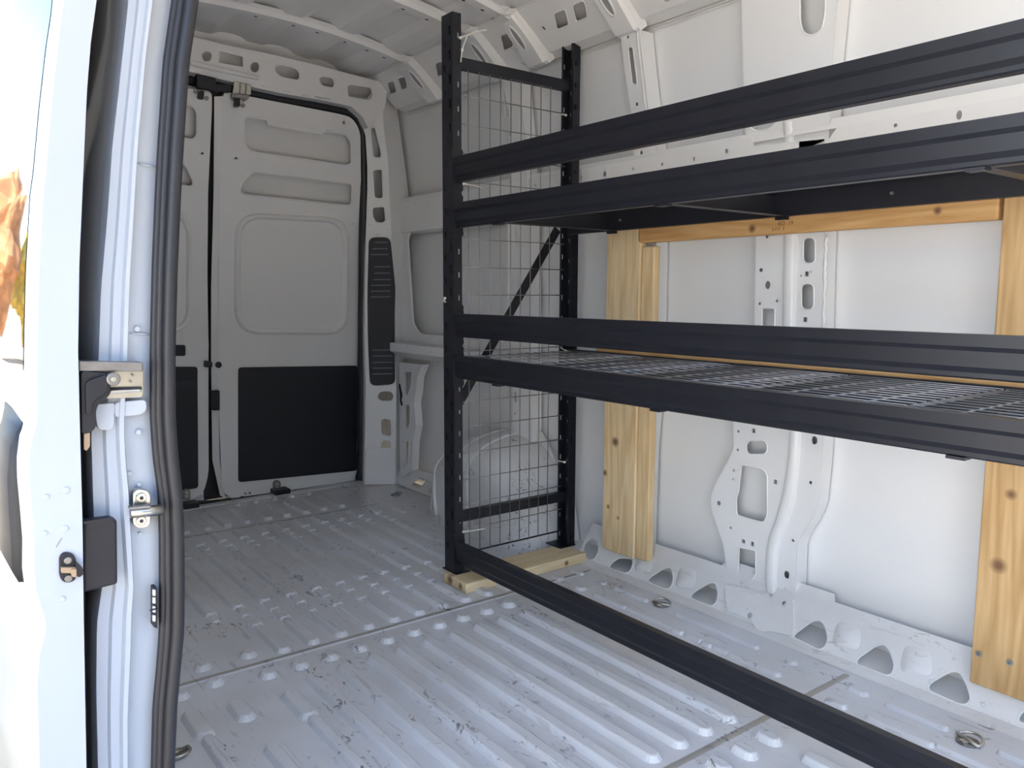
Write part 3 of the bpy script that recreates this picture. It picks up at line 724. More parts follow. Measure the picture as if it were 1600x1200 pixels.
for yc in (-.655, -1.135, -1.38, -1.84, -2.38, -2.85, -3.4, -4.0): bow(yc)
MB().box((-.72, -4.1, 2.03), (.72, -4.0, 2.05)).build('roof_bow', WHITE, ce)

# ---------------------------------------------------------------- left side: wall, jamb, seal
wl = empty('wall_left'); tag(wl, 'white painted side wall and door jamb beside the open sliding door', 'wall', kind='structure')
YJ = -2.66
S_j = SY(YJ)
jl = [(203,-60),(199,12),(192,75),(185,140),(175,225),(170,297),(166,350),(157,450),(153,562),(141,675),(145,805),(158,920),(150,975),(149,1075),(152,1200),(153,1300),(153,1450)]
se_l = [(272,-60),(266,0),(252,100),(244,225),(240,297),(235,425),(232,550),(232,650),(236,712),(244,762),(246,825),(246,900),(246,982),(242,1040),(236,1100),(234,1200),(233,1300),(233,1450)]
se_r = [(313,-60),(305,0),(290,100),(281,225),(277,297),(271,425),(268,550),(269,650),(273,712),(278,762),(282,825),(283,900),(282,982),(276,1040),(271,1100),(266,1200),(265,1300),(265,1450)]
def JX(pts, S=S_j): return [(q.x, q.z) for q in (U(*p, S) for p in pts)]
jl2 = JX(jl); sl2 = JX(se_l); sr2 = JX(se_r)
top = 2.0
jl2 = [(jl2[0][0]+.03, top)]+jl2; sl2 = [(sl2[0][0]+.04, top)]+sl2; sr2 = [(sr2[0][0]+.04, top)]+sr2
# jamb face: three facets between body edge and seal
def lerp2(a, b, t): return (a[0]+(b[0]-a[0])*t, a[1]+(b[1]-a[1])*t)
def xat(poly, z):
    for a, b in zip(poly[:-1], poly[1:]):
        if (a[1]-z)*(b[1]-z) <= 0 and a[1] != b[1]:
            t = (z-a[1])/(b[1]-a[1]); return a[0]+(b[0]-a[0])*t
    return poly[0][0] if z > poly[0][1] else poly[-1][0]
zz = [2.0-.02*i for i in range(101)]; zz = [z for z in zz if z > -.02]
facet = [(0, .035), (.02, .002), (.20, 0), (.24, -.006), (.40, -.006), (.44, -.014), (.52, -.014), (.57, 0), (1.15, .006)]
vs = []; fs = []
for z in zz:
    a = xat(jl2, z); b = xat(sl2, z)
    for t, w in facet: vs.append((a+(b-a)*t, YJ+w, z))
n = len(facet)
for i in range(len(zz)-1):
    for k in range(n-1): fs.append((i*n+k, i*n+k+1, (i+1)*n+k+1, (i+1)*n+k))
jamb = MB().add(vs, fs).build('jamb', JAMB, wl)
# seam beads across the jamb
for z0 in (U(215,255,S_j).z, U(210,520,S_j).z):
    a = xat(jl2, z0); b = xat(sl2, z0)
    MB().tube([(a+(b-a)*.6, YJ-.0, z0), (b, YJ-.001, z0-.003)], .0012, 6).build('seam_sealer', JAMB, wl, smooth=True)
# inner return of the jamb behind the seal, into the load bay
vs = []
for z in zz: b = xat(sr2, z); vs += [(b-.012, YJ+.0, z), (b-.012, YJ+.05, z), (b-.05, YJ+.25, z)]
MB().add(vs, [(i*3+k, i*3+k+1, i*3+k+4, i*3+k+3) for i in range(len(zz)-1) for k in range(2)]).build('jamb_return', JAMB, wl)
# body side skin running back behind the open door
vs = []
for z in zz:
    a = xat(jl2, z)
    bul = .0
    vs += [(a, YJ+.035, z), (a-.004, YJ+.10, z), (a-.006, YJ+.5, z), (a-.004, -.9, z), (a+.02, .12, z)]
MB().add(vs, [(i*5+k, i*5+k+1, i*5+k+6, i*5+k+5) for i in range(len(zz)-1) for k in range(4)]).build('body_side', WHITE_EXT, wl, smooth=True)
MB().box((-.90, YJ+.24, 0), (-.88, .05, 2.02)).build('inner_skin', WHITE, wl)
MB().box((-.98, YF, 0), (-.88, -4.02, 2.05)).build('front_post', WHITE, wl, bevel=.02)
MB().box((-1.0, -4.1, 1.93), (-.80, YJ+.2, 2.08)).build('door_top_rail', WHITE, wl, bevel=.01)
# seal: a bulb and a ribbed carrier side by side
def mid(t, dy): return [(xat(sl2, z)+(xat(sr2, z)-xat(sl2, z))*t, YJ+dy, z) for z in zz]
sm = MB()
wdt = .5*(sr2[8][0]-sl2[8][0])
sm.tube(mid(.73, -.016), .0088, 12); sm.tube(mid(.38, -.010), .0062, 10); sm.tube(mid(.17, -.008), .0055, 10); sm.tube(mid(.52, -.004), .008, 8); sm.tube(mid(.9, -.002), .006, 8)
sm.build('door_seal', RUBBER, wl, smooth=True)
# slide rail pocket with the roller bracket
def jb(pts, y0, y1, name, ma, par, r=0, bevel=0, smooth=False):
    q = JX(pts, SY(min(y0, y1)))
    if r: q = rnd(q, r, 3)
    mp = lambda u, v, w: (u, w, v)
    return MB().prism(q, mp, y0, y1).build(name, ma, par, bevel=bevel, smooth=smooth)
rail = jb([(123,565),(224,566),(224,615),(222,621),(123,624)], YJ-.020, YJ+.01, 'slide_rail', STEEL, wl, .003, .002)
jb([(123,564),(176,565),(224,566),(224,581),(123,580)], YJ-.034, YJ-.019, 'rail_lip', DULL, rail, 0, .002)
jb([(170,606),(222,605),(222,609),(170,610)], YJ-.024, YJ-.019, 'rail_groove', DARK, rail)  # groove shade drawn as a dark strip
jb([(171,610),(221,608),(223,613),(171,616)], YJ-.030, YJ-.019, 'rail_lip', STEEL, rail, 0, .002)
for q in [(207,586),(204,596)]:
    c = JX([q], SY(YJ-.02))[0]; MB().prism(circ(c, .0016, 8), lambda u, v, w: (u, w, v), YJ-.024, YJ-.019).build('rail_rivet', DULL, rail)
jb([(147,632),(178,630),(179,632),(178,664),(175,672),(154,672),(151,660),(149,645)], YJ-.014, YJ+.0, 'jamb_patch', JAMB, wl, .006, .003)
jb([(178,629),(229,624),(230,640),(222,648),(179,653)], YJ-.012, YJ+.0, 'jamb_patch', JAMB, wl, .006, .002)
# striker
st = jb([(208,770),(214,765),(224,765),(233,768),(236,775),(236,818),(231,825),(216,827),(208,820)], YJ-.018, YJ-.004, 'striker', STEEL, wl, .006, .0015); st['label'] = 'zinc plated door striker plate'
for q in ((221,778),(221,814)):
    c = JX([q], SY(YJ-.02))[0]
    MB().prism(circ(c, .0064, 14), lambda u, v, w: (u, w, v), YJ-.021, YJ-.017).build('striker_screw', STEEL, st, bevel=.001)
    MB().prism(circ(c, .0026, 6), lambda u, v, w: (u, w, v), YJ-.0215, YJ-.0208).build('screw_socket', DARK, st)
a, b = JX([(202,800), (244,796)], SY(YJ-.02))
MB().tube([(a[0], YJ-.026, a[1]), (b[0]+.006, YJ-.026, b[1])], .0072, 12).build('striker_pin', STEEL, st, smooth=True)
jb([(202,793),(222,791),(236,790),(236,794),(203,797)], YJ-.034, YJ-.022, 'striker_pin', DULL, st, 0, .001)
# contact strip by the seal
cs = jb([(240,919),(246,918),(246,982),(240,980)], YJ-.020, YJ-.004, 'contact_strip', PLASTIC, wl, .001)
for y in (922, 934, 948, 962): jb([(239,y),(243,y),(243,y+9),(239,y+9)], YJ-.023, YJ-.019, 'contact_pad', TIE, cs)
c = JX([(238,951)], SY(YJ-.02))[0]; MB().tube([(c[0]-.004, YJ-.024, c[1]), (c[0]+.006, YJ-.024, c[1])], .0012, 6).build('contact_pin', PLASTIC, cs)
# small pressed dents on the jamb
for q, r in [((214,514),.004),((216,675),.004),((202,740),.004),((217,757),.003),((197,849),.004),((218,833),.002)]:
    c = JX([q])[0]; bmv = MB().prism(circ(c, r, 10), lambda u, v, w: (u, w, v), YJ-.0035, YJ+.006).build('jamb_dent', JAMB, wl, bevel=.0012)

# ---------------------------------------------------------------- open sliding door
d3 = empty('door_3', (0, 0, 0)); tag(d3, 'open white sliding side door seen along its front edge', 'door', kind='structure')
YD = -2.70
dL = [(100,-60),(95,0),(86,60),(75,160),(66,262),(61,300),(54,425),(51,562),(51,660),(47,676),(41,687),(37,720),(37,750),(42,810),(45,850),(45,897),(49,925),(58,955),(65,972),(66,985),(60,1005),(54,1025),(50,1075),(52,1140),(54,1200),(55,1320)]
dR = [(154,-60),(151,0),(142,65),(136,140),(132,225),(129,297),(124,412),(122,550),(125,675),(129,825),(131,975),(135,1200),(136,1320)]
dl2 = JX(dL, SY(YD)); dr2 = JX(dR, SY(YD))
dl2 = [(dl2[0][0]+.04, 1.9), (dl2[0][0]+.02, 1.65)]+dl2+[(dl2[-1][0], .02)]; dr2 = [(dr2[0][0]+.035, 1.9), (dr2[0][0]+.018, 1.65)]+dr2+[(dr2[-1][0], .02)]
vs = []; fs = []
zd = [1.9-.0125*i for i in range(151)]
prof = [(1, .55), (1, .04), (1, .0), (.93, -.0), (.10, 0), (0, .003), (-.06, .012), (-.08, .06), (-.10, .3), (-.10, .8), (0.0, 1.25)]
for z in zd:
    a = xat(dl2, z); b = xat(dr2, z)
    for t, y in prof: vs.append((a+(b-a)*t, YD+y, z))
n = len(prof)
for i in range(len(zd)-1):
    for k in range(n-1): fs.append((i*n+k, i*n+k+1, (i+1)*n+k+1, (i+1)*n+k))
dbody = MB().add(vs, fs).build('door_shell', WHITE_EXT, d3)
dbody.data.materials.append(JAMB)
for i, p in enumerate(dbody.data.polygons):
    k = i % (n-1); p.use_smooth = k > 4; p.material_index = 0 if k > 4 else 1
gv = []; zg = [z for z in zd if .875 < z < 1.62]
for z in zg:
    a = xat(dl2, z)-.0065; b = xat(dr2, z); k = (b-(a+.0065))
    for y in (.05, .12, .3, .8): gv.append((a+(.0058 if y < .1 else .0045)-k*(.078 if y < .1 else .09 if y < .2 else .10), YD+y, z))
MB().add(gv, [(i*4+k, i*4+k+1, i*4+k+5, i*4+k+4) for i in range(len(zg)-1) for k in range(3)]).build('door_window', GLASS, d3, smooth=True)
# outside pull handle, black
z0, z1 = .64, .80
hn = [(-.004, YD+.05, .815), (-.011, YD+.07, .80), (-.013, YD+.10, .72), (-.011, YD+.10, .65), (-.004, YD+.09, .625)]
hv = []; 
for i, z in enumerate([.83, .82, .80, .76, .72, .68, .645, .63, .622]):
    a = xat(dl2, z)-.002; d_ = [0, .006, .010, .012, .013, .013, .012, .007, 0][i]
    y0_ = YD+[.05, .035, .03, .028, .027, .028, .03, .035, .06][i]
    hv += [(a, y0_, z), (a-d_, y0_+.004, z), (a-d_-.004, y0_+.12, z), (a-.004, y0_+.2, z)]
MB().add(hv, [(i*4+k, i*4+k+1, i*4+k+5, i*4+k+4) for i in range(8) for k in range(3)]).build('pull_handle', PLASTIC, d3, smooth=True)
# latch on the door edge
def de(pts, y0, y1, name, ma, par, r=0, bevel=0):
    q = JX(pts, SY(YD))
    if r: q = rnd(q, r, 3)
    return MB().prism(q, lambda u, v, w: (u, w, v), y0, y1).build(name, ma, par, bevel=bevel)
la = de([(92,870),(96,864),(104,862),(113,864),(118,871),(118,880),(128,884),(128,896),(119,899),(116,906),(106,910),(96,907),(92,898)], YD-.004, YD+.002, 'edge_latch', PLASTIC, d3, .004, .001)
for q in ((105,874),(106,902)):
    c = JX([q], SY(YD))[0]; MB().prism(circ(c, .0046, 12), lambda u, v, w: (u, w, v), YD-.0065, YD-.003).build('latch_screw', DULL, la, bevel=.001)
de([(94,884),(118,884),(118,893),(94,892)], YD-.009, YD-.003, 'latch_claw', BRASS, la, .001, .001)
de([(108,886),(117,885),(117,898),(110,897)], YD-.012, YD-.006, 'latch_claw', BRASS, la, .001, .001)
de([(116,874),(127,884),(129,893),(122,899),(117,896)], YD-.010, YD-.003, 'latch_claw', PLASTIC, la, .002, .001)
for q, r in [((103,766),.0045),((73,776),.0035),((101,826),.0045),((70,833),.0035),((97,936),.004)]:
    c = JX([q], SY(YD))[0]; MB().prism(circ(c, r, 10), lambda u, v, w: (u, w, v), YD-.0012, YD+.002).build('edge_dent', JAMB, d3, bevel=.001)
de([(87,855),(96,840),(96.6,840.6),(87.8,855.8)], YD-.0006, YD+.001, 'paint_scratch', DULL, d3)
# rubber guard, dark inner trim and roller bracket that move with the door
gz = JX([(129,812),(172,807),(181,811),(182,910),(128,924)], SY(YD+.02))
MB().prism(gz, lambda u, v, w: (u, w, v), YD+.012, YD+.03).build('edge_guard', PLASTIC, d3, bevel=.003)
MB().prism(JX([(129,814),(170,808),(181,812),(130,818)], SY(YD+.012)), lambda u, v, w: (u, w, v), YD+.008, YD+.014).build('edge_guard', PLASTIC, d3)
vs = []
for z in zd:
    b = xat(dr2, z); 
    vs += [(b+.0005, YD+.03, z), (b+.012 if z < .86 else b+.002, YD+.06, z), (b+.012 if z < .86 else b+.002, YD+.6, z)]
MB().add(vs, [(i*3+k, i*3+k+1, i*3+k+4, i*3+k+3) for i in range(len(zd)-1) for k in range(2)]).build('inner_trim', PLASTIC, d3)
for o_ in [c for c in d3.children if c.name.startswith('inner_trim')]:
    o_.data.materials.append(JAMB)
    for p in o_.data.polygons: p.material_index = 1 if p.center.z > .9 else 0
rb = MB().prism(rnd(JX([(126,582),(130,579),(170,583),(172,590),(172,614),(168,620),(155,628),(149,640),(149,668),(140,676),(127,678)], SY(YD+.01)), .006, 3), lambda u, v, w: (u, w, v), YD+.006, YD+.028).build('roller_bracket', PLASTIC, d3, bevel=.003)
MB().prism(rnd(JX([(133,596),(163,585),(167,590),(167,612),(150,622),(143,632),(143,648),(134,648)], SY(YD+.006)), .005, 3), lambda u, v, w: (u, w, v), YD+.001, YD+.008).build('bracket_pad', PLASTIC, rb, bevel=.002)
c = JX([(176,592)], SY(YD+.006))[0]
MB().prism(circ(c, .0085, 16), lambda u, v, w: (u, w, v), YD+.0, YD+.012).build('roller', DULL, rb, bevel=.002)
MB().prism(circ(c, .0035, 8), lambda u, v, w: (u, w, v), YD-.002, YD+.001).build('roller_pin', STEEL, rb, bevel=.001)
MB().prism(JX([(131,678),(140,676),(140,697),(135,704),(131,702)], SY(YD+.01)), lambda u, v, w: (u, w, v), YD+.008, YD+.012).build('amber_tab', BRASS, d3)

# front bulkhead with the open way to the cab
wf = plate('wall_front', [(-.98, 0), (.99, 0), (.93, 2.05), (-.93, 2.05)], [rnd([(-.93, .12), (.93, .12), (.88, 1.95), (-.88, 1.95)], .08, 4)], lambda u, v, w: (u, YF+w, v), WHITE, t=.01)
tag(wf, 'white front bulkhead with the wide opening to the cab', 'wall', kind='structure')
# ground outside
CONC = mat('sunlit_concrete', (.60, .47, .32), .9, noise=.12, nscale=1.5)
gr = MB().box((-60, -60, -.75), (60, 80, -.65)).build('ground', CONC); tag(gr, 'pale concrete yard outside the van', 'ground', kind='structure')

# ================================================================== SHELVING RACK
rk = empty('shelving_rack', (.6, -2.7, 0))
tag(rk, 'tall black steel shelving rack with step beams standing along the wall', 'shelving')
rkm = Matrix.Translation((-.6, 2.7, 0))
def rpart(mb, name, ma, parent=rk, smooth=False, bevel=0):
    o = mb.build(name, ma, parent, smooth, bevel)
    if parent is rk: o.matrix_parent_inverse = rkm
    return o
TZ = .036; H0, H1 = TZ, TZ+1.828
XA, XB = .337, .878          # outer faces of the two posts
YA, YB = -1.577, -1.515      # end frame, front and back flange
def slots(c, pitch, w, h, z0, z1, tear=False):
    out = []; z = z0
    while z < z1:
        out.append(rect((c, z), w, h) if not tear else [(c-w*.62, z+h/2), (c+w*.62, z+h/2), (c+w*.28, z-h/2), (c-w*.28, z-h/2)]); z += pitch
    return out
def post_mesh(s):
    """C section post, open towards the rack; s=+1 front post, -1 rear post"""
    mb = MB(); d = .032*s; W2 = YB-YA
    def add(m2): mb.add(m2.v, m2.f)
    add(plate_mesh([(0, 0), (W2, 0), (W2, 1.828), (0, 1.828)], slots(W2*.5-.016, .0375*2, .010, .030, .05, 1.80, True)+slots(W2*.5+.014, .0375*2, .010, .022, .0875, 1.80, True), lambda u, v, w: (w, u, v), t=.001))
    for y, ph in ((0, .03), (W2, .03)):
        add(plate_mesh([(0, 0), (.032, 0), (.032, 1.828), (0, 1.828)], slots(.021, .0752, .0065, .017, ph, 1.82), lambda u, v, w, y=y: (u*s, y+w, v), t=.001))
    for y in (.0, W2):
        k = .010 if y == 0 else -.010
        add(MB().box((d-.001*s, min(y, y+k), 0), (d+.001*s, max(y, y+k), 1.828)))
    me = mb.mesh('post'); me.materials.append(BLACK); return me
pm1, pm2 = post_mesh(1), post_mesh(-1)
def place(me, name, loc, par=rk):
    o = bpy.data.objects.new(name, me); COL.objects.link(o); o.parent = par
    if par is rk: o.matrix_parent_inverse = rkm
    o.location = loc; return o
RE = -3.95                   # far end frame, out of the picture
FR = [(YA, 1), (RE, 1)]
bar_me = MB().box((0, 0, 0), (XB-XA-.05, .028, .034)).mesh('bar'); bar_me.materials.append(BLACK)
lip_me = MB().box((0, -.001, .022), (XB-XA-.05, .004, .036)).mesh('bar')
for y, _ in FR:
    a = place(pm1, 'post', (XA, y, TZ)); b = place(pm2, 'post', (XB, y, TZ))
    for px, X in ((a, XA), (b, XB-.06)):
        f_ = MB().box((X-.004 if X == XA else X-.02, y-.012, TZ-.0005), (X+.055, y+.075, TZ+.0025)).build('foot_plate', BLACK, rk); f_.matrix_parent_inverse = rkm
    place(bar_me, 'cross_bar', (XA+.025, y+.016, 1.703)); place(bar_me, 'cross_bar', (XA+.025, y+.016, .206))
    # diagonal brace, an angle section
    p0 = Vector((.805, y+.028, 1.215)); p1 = Vector((.365, y+.028, .60)); dd = (p0-p1).normalized(); nn = Vector((-dd.z, 0, dd.x))
    mb = MB(); vs = []
    for p in (p1, p0):
        for aa, bb in ((-.016, 0), (.016, 0), (.016, .004), (-.012, .004), (-.012, .022), (-.016, .022)): vs.append(p+nn*aa+Vector((0, bb, 0)))
    mb.add(vs, [(i, (i+1) % 6, (i+1) % 6+6, i+6) for i in range(6)]+[tuple(range(6)), tuple(range(11, 5, -1))])
    rpart(mb, 'diagonal_brace', BLACK)
# beams
L = (YA+.002)-(RE+.06)
def beam_mesh(h, s=1):
    """stepped box beam; outer face towards -X for s=1"""
    pr = [(0, 0), (0, -.021), (.0055, -.029), (.0055, -.056), (.0115, -.066), (.0115, -h+.003), (.014, -h), (.036, -h), (.036, -.020), (.020, -.020), (.020, 0)]
    pr = [(x*s, z) for x, z in pr]; n = len(pr)
    vs = [(x, 0, z) for x, z in pr]+[(x, -L, z) for x, z in pr]
    mb = MB().add(vs, [(i, (i+1) % n, (i+1) % n+n, i+n) for i in range(n)]+[tuple(range(n)), tuple(range(2*n-1, n-1, -1))])
    return mb
conn = None
def connector_mesh(h):
    mb = MB(); m2 = plate_mesh(rnd([(-.006, -h-.030), (.030, -h-.030), (.036, -h-.02), (.033, -h-.005), (.036, -h+.01), (.036, .0), (.033, .012), (.036, .02), (.030, .030), (-.006, .030)], .005, 2), [], lambda u, v, w: (u, w, v), t=.0018)
    mb.add(m2.v, m2.f)
    m3 = plate_mesh([(-.002, -h-.028), (.020, -h-.028), (.026, -h+.0), (.020, -.02), (.026, .0), (.020, .03), (-.002, .03)], [], lambda u, v, w: (-.007+w, u, v), t=.0015)
    mb.add(m3.v, m3.f)
    return mb
bm_f = beam_mesh(.077).mesh('beam'); bm_f.materials.append(BEAM)
bm_b = beam_mesh(.077, -1).mesh('beam'); bm_b.materials.append(BEAM)
bm_l = beam_mesh(.082).mesh('beam'); bm_l.materials.append(BEAM)
cm = connector_mesh(.077).mesh('connector'); cm.materials.append(BLACK)
for z, me in ((1.416, bm_f), (1.272, bm_f), (.918, bm_f), (.781, bm_f), (.150, bm_l)):
    b = place(me, 'beam', (XA-.004, YA-.003, z))
    if z > .2:
        c = place(cm, 'connector', (0, 0, 0), b); c.location = (.006, .0015, 0)
    else:
        c = place(cm, 'connector', (0, 0, 0), b); c.location = (.006, .0015, 0)
for z in (1.272, .781):
    b = place(bm_b, 'beam', (.858, YA-.003, z))
    for yy in (-.19, -.27, -.85, -1.19):
        sc = MB().tube([(-.0295-.007, yy, -.045), (-.0415, yy, -.045)], .004, 8).build('screw', STEEL, b)
# cross supports under the upper shelf and the wire shelf
for z in (1.272, .781):
    for y in (-1.80, -2.46, -3.16, -3.72):
        mb = MB().box((XA+.030, y-.016, z-.076), (.828, y+.016, z-.073)).box((XA+.030, y+.013, z-.076), (.828, y+.016, z-.022))
        c = rpart(mb, 'shelf_support', BLACK)
        MB().box((XA+.004, y-.016, z-.082), (XA+.030, y+.016, z-.0765)).build('support_hook', BLACK, c)
        MB().box((.822, y-.016, z-.086), (.84, y+.016, z-.0765)).build('support_hook', BLACK, c)
# wire mesh end panel: each rod a piece of its own
YM = YA+.003
def wire_me(L, r, axis, n=6):
    d = {'x': (L, 0, 0), 'y': (0, L, 0), 'z': (0, 0, L)}[axis]
    me = MB().tube([(0, 0, 0), d], r, n).mesh('wire')
    for p in me.polygons: p.use_smooth = len(p.vertices) == 4
    return me
vm = wire_me(1.605, .0017, 'z'); vm.materials.append(WIRE)
mp_ = empty('mesh_panel', (0, 0, 0)); mp_.parent = rk; mp_.matrix_parent_inverse = rkm
for k in range(9): place(vm, 'wire', (.4065+.0436*k, YM+.012, .096), mp_)
hm = wire_me(.455, .0017, 'x'); hm.materials.append(WIRE)
for z in (1.62, 1.529, 1.437, 1.348, 1.255, 1.162, 1.07, .978, .885, .79, .70, .62): place(hm, 'wire', (.372, YM+.0155, z), mp_)
for z in (.534, .444, .352, .266, .178): place(hm, 'wire', (.372, YM+.0155, z), mp_)
tk = wire_me(.455, .0032, 'x'); tk.materials.append(BLACK); place(tk, 'wire', (.372, YM+.0155, .094), mp_)

# wire decks: lift-out panels lying in the beams
lw = wire_me(.362, .0013, 'y'); lw.materials.append(WIRE_B)
cw = wire_me(.476, .0015, 'x'); cw.materials.append(WIRE_B)
ew = wire_me(.476, .0022, 'x'); ew.materials.append(WIRE_B)
names = ['nearest the mesh end panel', 'second from the mesh end panel', 'third from the mesh end panel', 'fourth from the mesh end panel', 'fifth from the mesh end panel', 'farthest from the mesh end panel']
for z, nm in ((.781, 'lower'), (1.272, 'upper')):
    for k in range(6):
        y1 = -1.582-.366*k
        dk = empty('wire_deck', (.6, y1-.183, z-.02))
        tag(dk, 'grey wire deck panel on the %s shelf, %s' % (nm, names[k]), 'wire deck', 'wire decks on the %s shelf' % nm)
        inv = Vector((.6, y1-.183, z-.02))
        x = .356
        for j in range(13):
            place(lw, 'wire', (x+.0393*j-.6, -.181, .0160), dk)
        for j in range(1, 4):
            place(cw, 'wire', (-.243, -.181+.0905*j, .0115), dk)
        place(ew, 'wire', (-.243, -.178, .0125), dk); place(ew, 'wire', (-.243, .178, .0125), dk)

# ================================================================== TIMBER
def board(name, a, b, ma, label, r=.005, cat='board'):
    o = MB().box(a, b); me = o.mesh(name)
    c = Vector([(a[i]+b[i])/2 for i in range(3)]); 
    base = Vector((c.x, c.y, a[2]))
    me.transform(Matrix.Translation(-base))
    ob = obj(name, me, ma); ob.location = base
    md = ob.modifiers.new('bevel', 'BEVEL'); md.width = min(r, .4*min(b[i]-a[i] for i in range(3))); md.segments = 3
    return tag(ob, label, cat)
pine_foot = wood_mat('pale_pine_foot', (.86, .72, .47), (.78, .62, .37), 'X', ((-.262, .028, .022, .014), (-.262, -.035, .018, .010), (.17, -.07, .016, .008)))
pine_l = wood_mat('knotty_pine', (.88, .69, .42), (.76, .55, .29), 'Z', ((-.02, .02, .40, .014), (-.02, -.006, .62, .012), (-.02, -.045, .66, .010), (-.02, .07, .28, .010), (-.02, .05, .16, .007), (-.02, .0, .13, .006)))
pine_n = wood_mat('straight_pine', (.86, .66, .38), (.76, .54, .28), 'Z', ((9, 9, 9),))
pine_h = wood_mat('orange_pine', (.74, .46, .20), (.62, .35, .13), 'Y', ((-.02, .1, .02, .010), (-.02, -.42, .03, .008)))
pine_r = wood_mat('broad_pine', (.66, .44, .21), (.53, .32, .13), 'Z', ((-.02, .045, .66, .012), (-.02, .035, .30, .014), (-.02, -.02, .80, .010), (-.02, .02, .47, .010), (-.02, -.06, .70, .012)))
board('timber_foot', (.313, -1.680, 0.0), (.846, -1.540, TZ-.0008), pine_foot, 'pale pine plank lying flat on the floor under the rack posts')
BXF = .866
def bq(px, py): p = U(px, py, SX(BXF)); return p.y, p.z
yl0, _ = bq(949, 365); yl1, zb1 = bq(990, 871)
board('upright_board', (BXF, yl1, .066), (BXF+.032, bq(944, 620)[0], 1.24), pine_l, 'knotty wide pine upright board beside the rear rack post')
board('upright_board', (BXF+.006, bq(1018, 500)[0], .072), (BXF+.036, yl1-.002, 1.14), pine_n, 'narrow pine upright behind the knotty wide board')
hbd = board('cross_board', (BXF, bq(1560, 330)[0], bq(1300, 360)[1]), (BXF+.036, bq(996, 370)[0], 1.235), pine_h, 'orange pine board running level under the upper shelf, with a stamp')
board('cross_board', (.8583, -3.75, .735), (.8657, -1.70, .790), pine_h, 'pine ledge board running level behind the lower wire shelf')
rbd = board('upright_board', (BXF, -3.16, .066), (BXF+.032, bq(1540, 700)[0], 1.26), pine_r, 'broad orange pine upright board at the right edge of the picture')
for y, z in ((-2.998, .105), (-3.045, .085)): pass
for i, q in enumerate([(1530,1021),(1578,1035)]):
    p = U(*q, SX(BXF))
    s_ = MB().tube([(0, 0, 0), (-.003, 0, 0)], .0075, 14).build('washer', STEEL, rbd); s_.location = (p.x-rbd.location.x, p.y-rbd.location.y, p.z-rbd.location.z)
    t_ = MB().tube([(-.003, 0, 0), (-.0045, 0, 0)], .0035, 10).build('screw', DULL, rbd); t_.location = s_.location
# faded grade stamp on the level board
def text(s, size, loc, par, ma):
    cu = bpy.data.curves.new('stamp', 'FONT'); cu.body = s; cu.size = size; cu.extrude = .0002; cu.align_x = 'LEFT'
    o = bpy.data.objects.new('tmp', cu); COL.objects.link(o)
    dg = bpy.context.evaluated_depsgraph_get(); me = bpy.data.meshes.new_from_object(o.evaluated_get(dg)); bpy.data.objects.remove(o)
    ob = obj('grade_stamp', me, ma, par)
    ob.rotation_euler = (math.pi/2, 0, -math.pi/2); ob.location = loc; return ob
pl = hbd.location
p = U(1216, 353, SX(BXF)); text('KD  19', .016, (p.x-.0006-pl.x, p.y-pl.y, p.z-pl.z), hbd, INK)
p = U(1206, 361, SX(BXF)); text('S-P-F  2', .013, (p.x-.0006-pl.x, p.y-pl.y, p.z-pl.z), hbd, INK)

# ================================================================== SMALL THINGS
def ring(px, label, rot, flat=True):
    p = U(*px, S_floor)
    e = empty('tie_down_ring', (p.x, p.y, 0)); e.rotation_euler.z = rot
    tag(e, label, 'tie-down ring', 'floor tie-down rings')
    MB().prism(circ((0, 0), .024, 20), lambda u, v, w: (u, v, w), -.001, .004).build('base_cup', DULL, e, bevel=.0015)
    MB().tube([(-.030, 0, .006), (.030, 0, .006)], .0042, 8).build('hinge_bar', STEEL, e, smooth=True)
    pts = [(.028*math.cos(a), .030*math.sin(a)-.0, .006+.006*abs(math.sin(a))) for a in [math.pi+math.pi*k/16 for k in range(17)]]
    MB().tube(pts, .0034, 8).build('loop', STEEL, e, smooth=True)
    MB().prism(circ((0, .010), .009, 12), lambda u, v, w: (u, v, w), .003, .007).build('bolt', STEEL, e, bevel=.001)
ring((1033,946), 'steel tie-down ring on the floor in front of the pillar base', 1.9)
ring((1512,1160), 'steel tie-down ring on the floor at the lower right corner', 1.2)
ring((618,773), 'steel tie-down ring on the floor near the rear corner pillar', 1.0)
ring((275,1180), 'steel tie-down ring half hidden by the black door seal', .3)
def ziptie(pxs, S, label, r=.0022, head=None):
    pts = [U(*q, S) for q in pxs]
    e = empty('cable_tie', pts[0]); tag(e, label, 'cable tie', 'white cable ties on the mesh panel')
    o = pts[0]
    fine = []
    for i in range(len(pts)-1):
        for k in range(5): fine.append(pts[i].lerp(pts[i+1], k/5)-o)
    fine.append(pts[-1]-o)
    MB().tube(fine, r, 6).build('strap', TIE, e, smooth=True)
    h = (U(*head, S)-o) if head else fine[0]
    MB().box((h.x-.004, h.y-.003, h.z-.004), (h.x+.004, h.y+.003, h.z+.004)).build('tie_head', TIE, e, bevel=.001)
SM = SY(YM-.006)
ziptie([(720,97),(721,86),(722,78),(726,66),(730,56)], SM, 'white cable tie knotted below the top of the front rack post', head=(722,78))
ziptie([(719,59),(730,55),(742,50),(752,48),(760,47)], SM, 'long white cable tie tail poking out beside the rack post top')
ziptie([(884,548),(880,546),(876,543)], SM, 'short white cable tie at the rear post by the lower shelf')
ziptie([(882,722),(877,721),(872,720)], SM, 'short white cable tie low on the rear post of the rack')
ziptie([(724,287),(735,289),(753,293)], SM, 'white cable tie between the two upper front beams')
ziptie([(724,831),(740,829),(758,826)], SM, 'white cable tie near the bottom of the mesh panel')
ziptie([(884,180),(880,179),(876,179)], SM, 'short white cable tie near the top of the rear post')
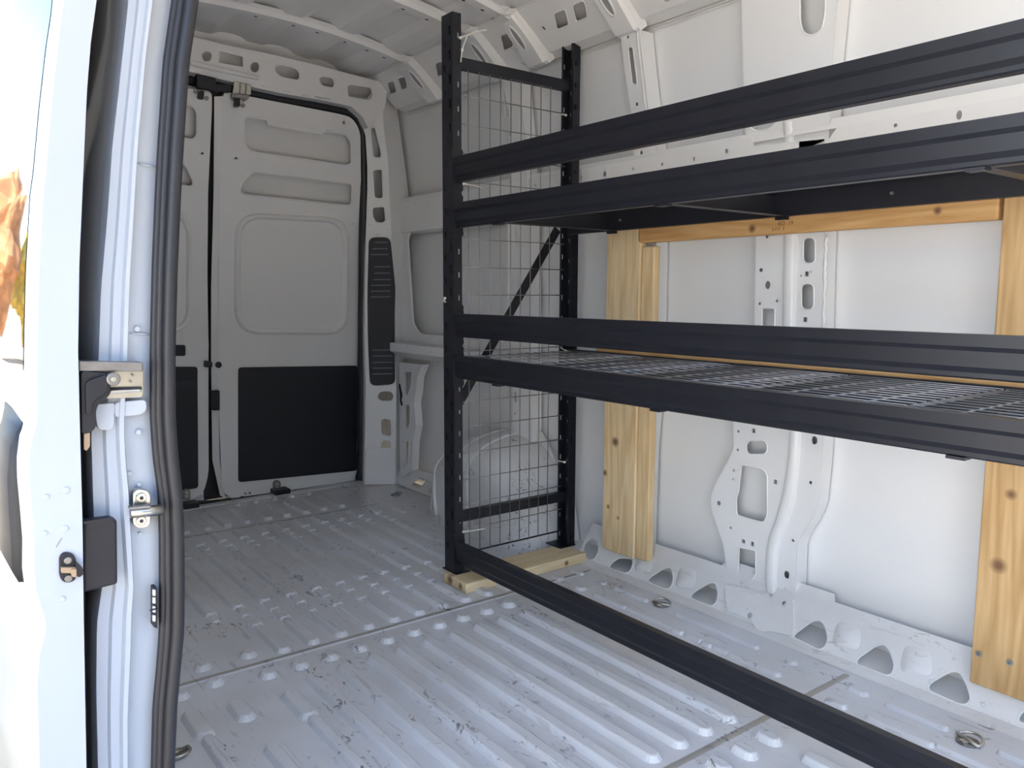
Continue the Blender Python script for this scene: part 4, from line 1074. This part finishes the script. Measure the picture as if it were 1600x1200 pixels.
ziptie([(695,466),(694,468),(693,470),(696,472)], SX(XA-.004), 'tiny white cable tie end on the outer face of the front post', r=.003)

# trees and shrubs in the yard behind, which the glossy side door mirrors
BARK = mat('tree_bark', (.12, .08, .05), .9, noise=.3, nscale=20)
def foliage(name, col): return mat(name, col, .8, noise=.4, nscale=3)
def tree(x, y, h, r, ma, label):
    t = empty('yard_tree', (x, y, -.65)); tag(t, label, 'tree', 'trees in the yard')
    MB().tube([(0, 0, 0), (.05, 0, h*.3), (0, .05, h*.7)], [.18, .13, .05], 10).build('trunk', BARK, t, smooth=True)
    bm = bmesh.new(); bmesh.ops.create_icosphere(bm, subdivisions=4, radius=1)
    for v in bm.verts:
        c = v.co; k = 1+.18*math.sin(c.x*7+x)*math.cos(c.y*6)+.14*math.sin(c.z*9+y)+random.uniform(-.08, .08)
        v.co = (c.x*r*k, c.y*r*k, h*.62+c.z*h*.40*k)
    me = bpy.data.meshes.new('crown'); bm.to_mesh(me); bm.free(); obj('crown', me, ma, t)
OR = foliage('rust_orange_leaves', (.42, .20, .09)); YE = foliage('yellow_leaves', (.62, .45, .08)); GN = foliage('dull_green_leaves', (.10, .13, .05))
tree(-2.8, 22, 5.5, 1.3, OR, 'tall rust orange tree mirrored in the side door')
tree(-5.6, 24, 4.2, 1.5, YE, 'yellow tree beyond the rear of the van')
tree(-8.6, 21, 5.0, 1.6, GN, 'dull green tree farthest from the van')

# unseen building and hedgerow, added to bounce sunlight in and block front light
BW = mat('pale_render', (.80, .86, .92), .9, noise=.05, nscale=.5)
yb = empty('bounce_building', (-7.2, -8, -.65)); tag(yb, 'unseen low pale rendered building added across the yard to bounce light', 'building')
MB().box((-.7, -12, 0), (.7, 12, 3.7)).build('wall', BW, yb)
MB().box((-.85, -12.2, 3.7), (.85, 12.2, 3.9)).build('roof_edge', mat('grey_coping', (.3, .3, .3), .7), yb)
wm_ = MB().box((0, -.7, 0), (.04, .7, 1.1)).mesh('window'); wm_.materials.append(GLASS)
for k in range(5): place(wm_, 'window', (.69, -9+4.5*k, 1.6), yb)
hd = MB(); N = 60; vs = []
for i in range(N+1):
    x = -6+20*i/N; h = 5+.35*math.sin(i*1.7)+.25*math.sin(i*.6); w = .5+.15*math.sin(i*2.3)
    vs += [(x, -15-w, -.65), (x, -15-w*.9, h-.4), (x, -15, h), (x, -15+w*.9, h-.4), (x, -15+w, -.65)]
hd.add(vs, [(i*5+k, i*5+k+1, i*5+k+6, i*5+k+5) for i in range(N) for k in range(4)])
tag(hd.build('blocking_hedge', foliage('dark_hedge_leaves', (.05, .065, .03))), 'tall dark clipped hedgerow added unseen beyond the front of the van to block light', 'blocking_hedge')
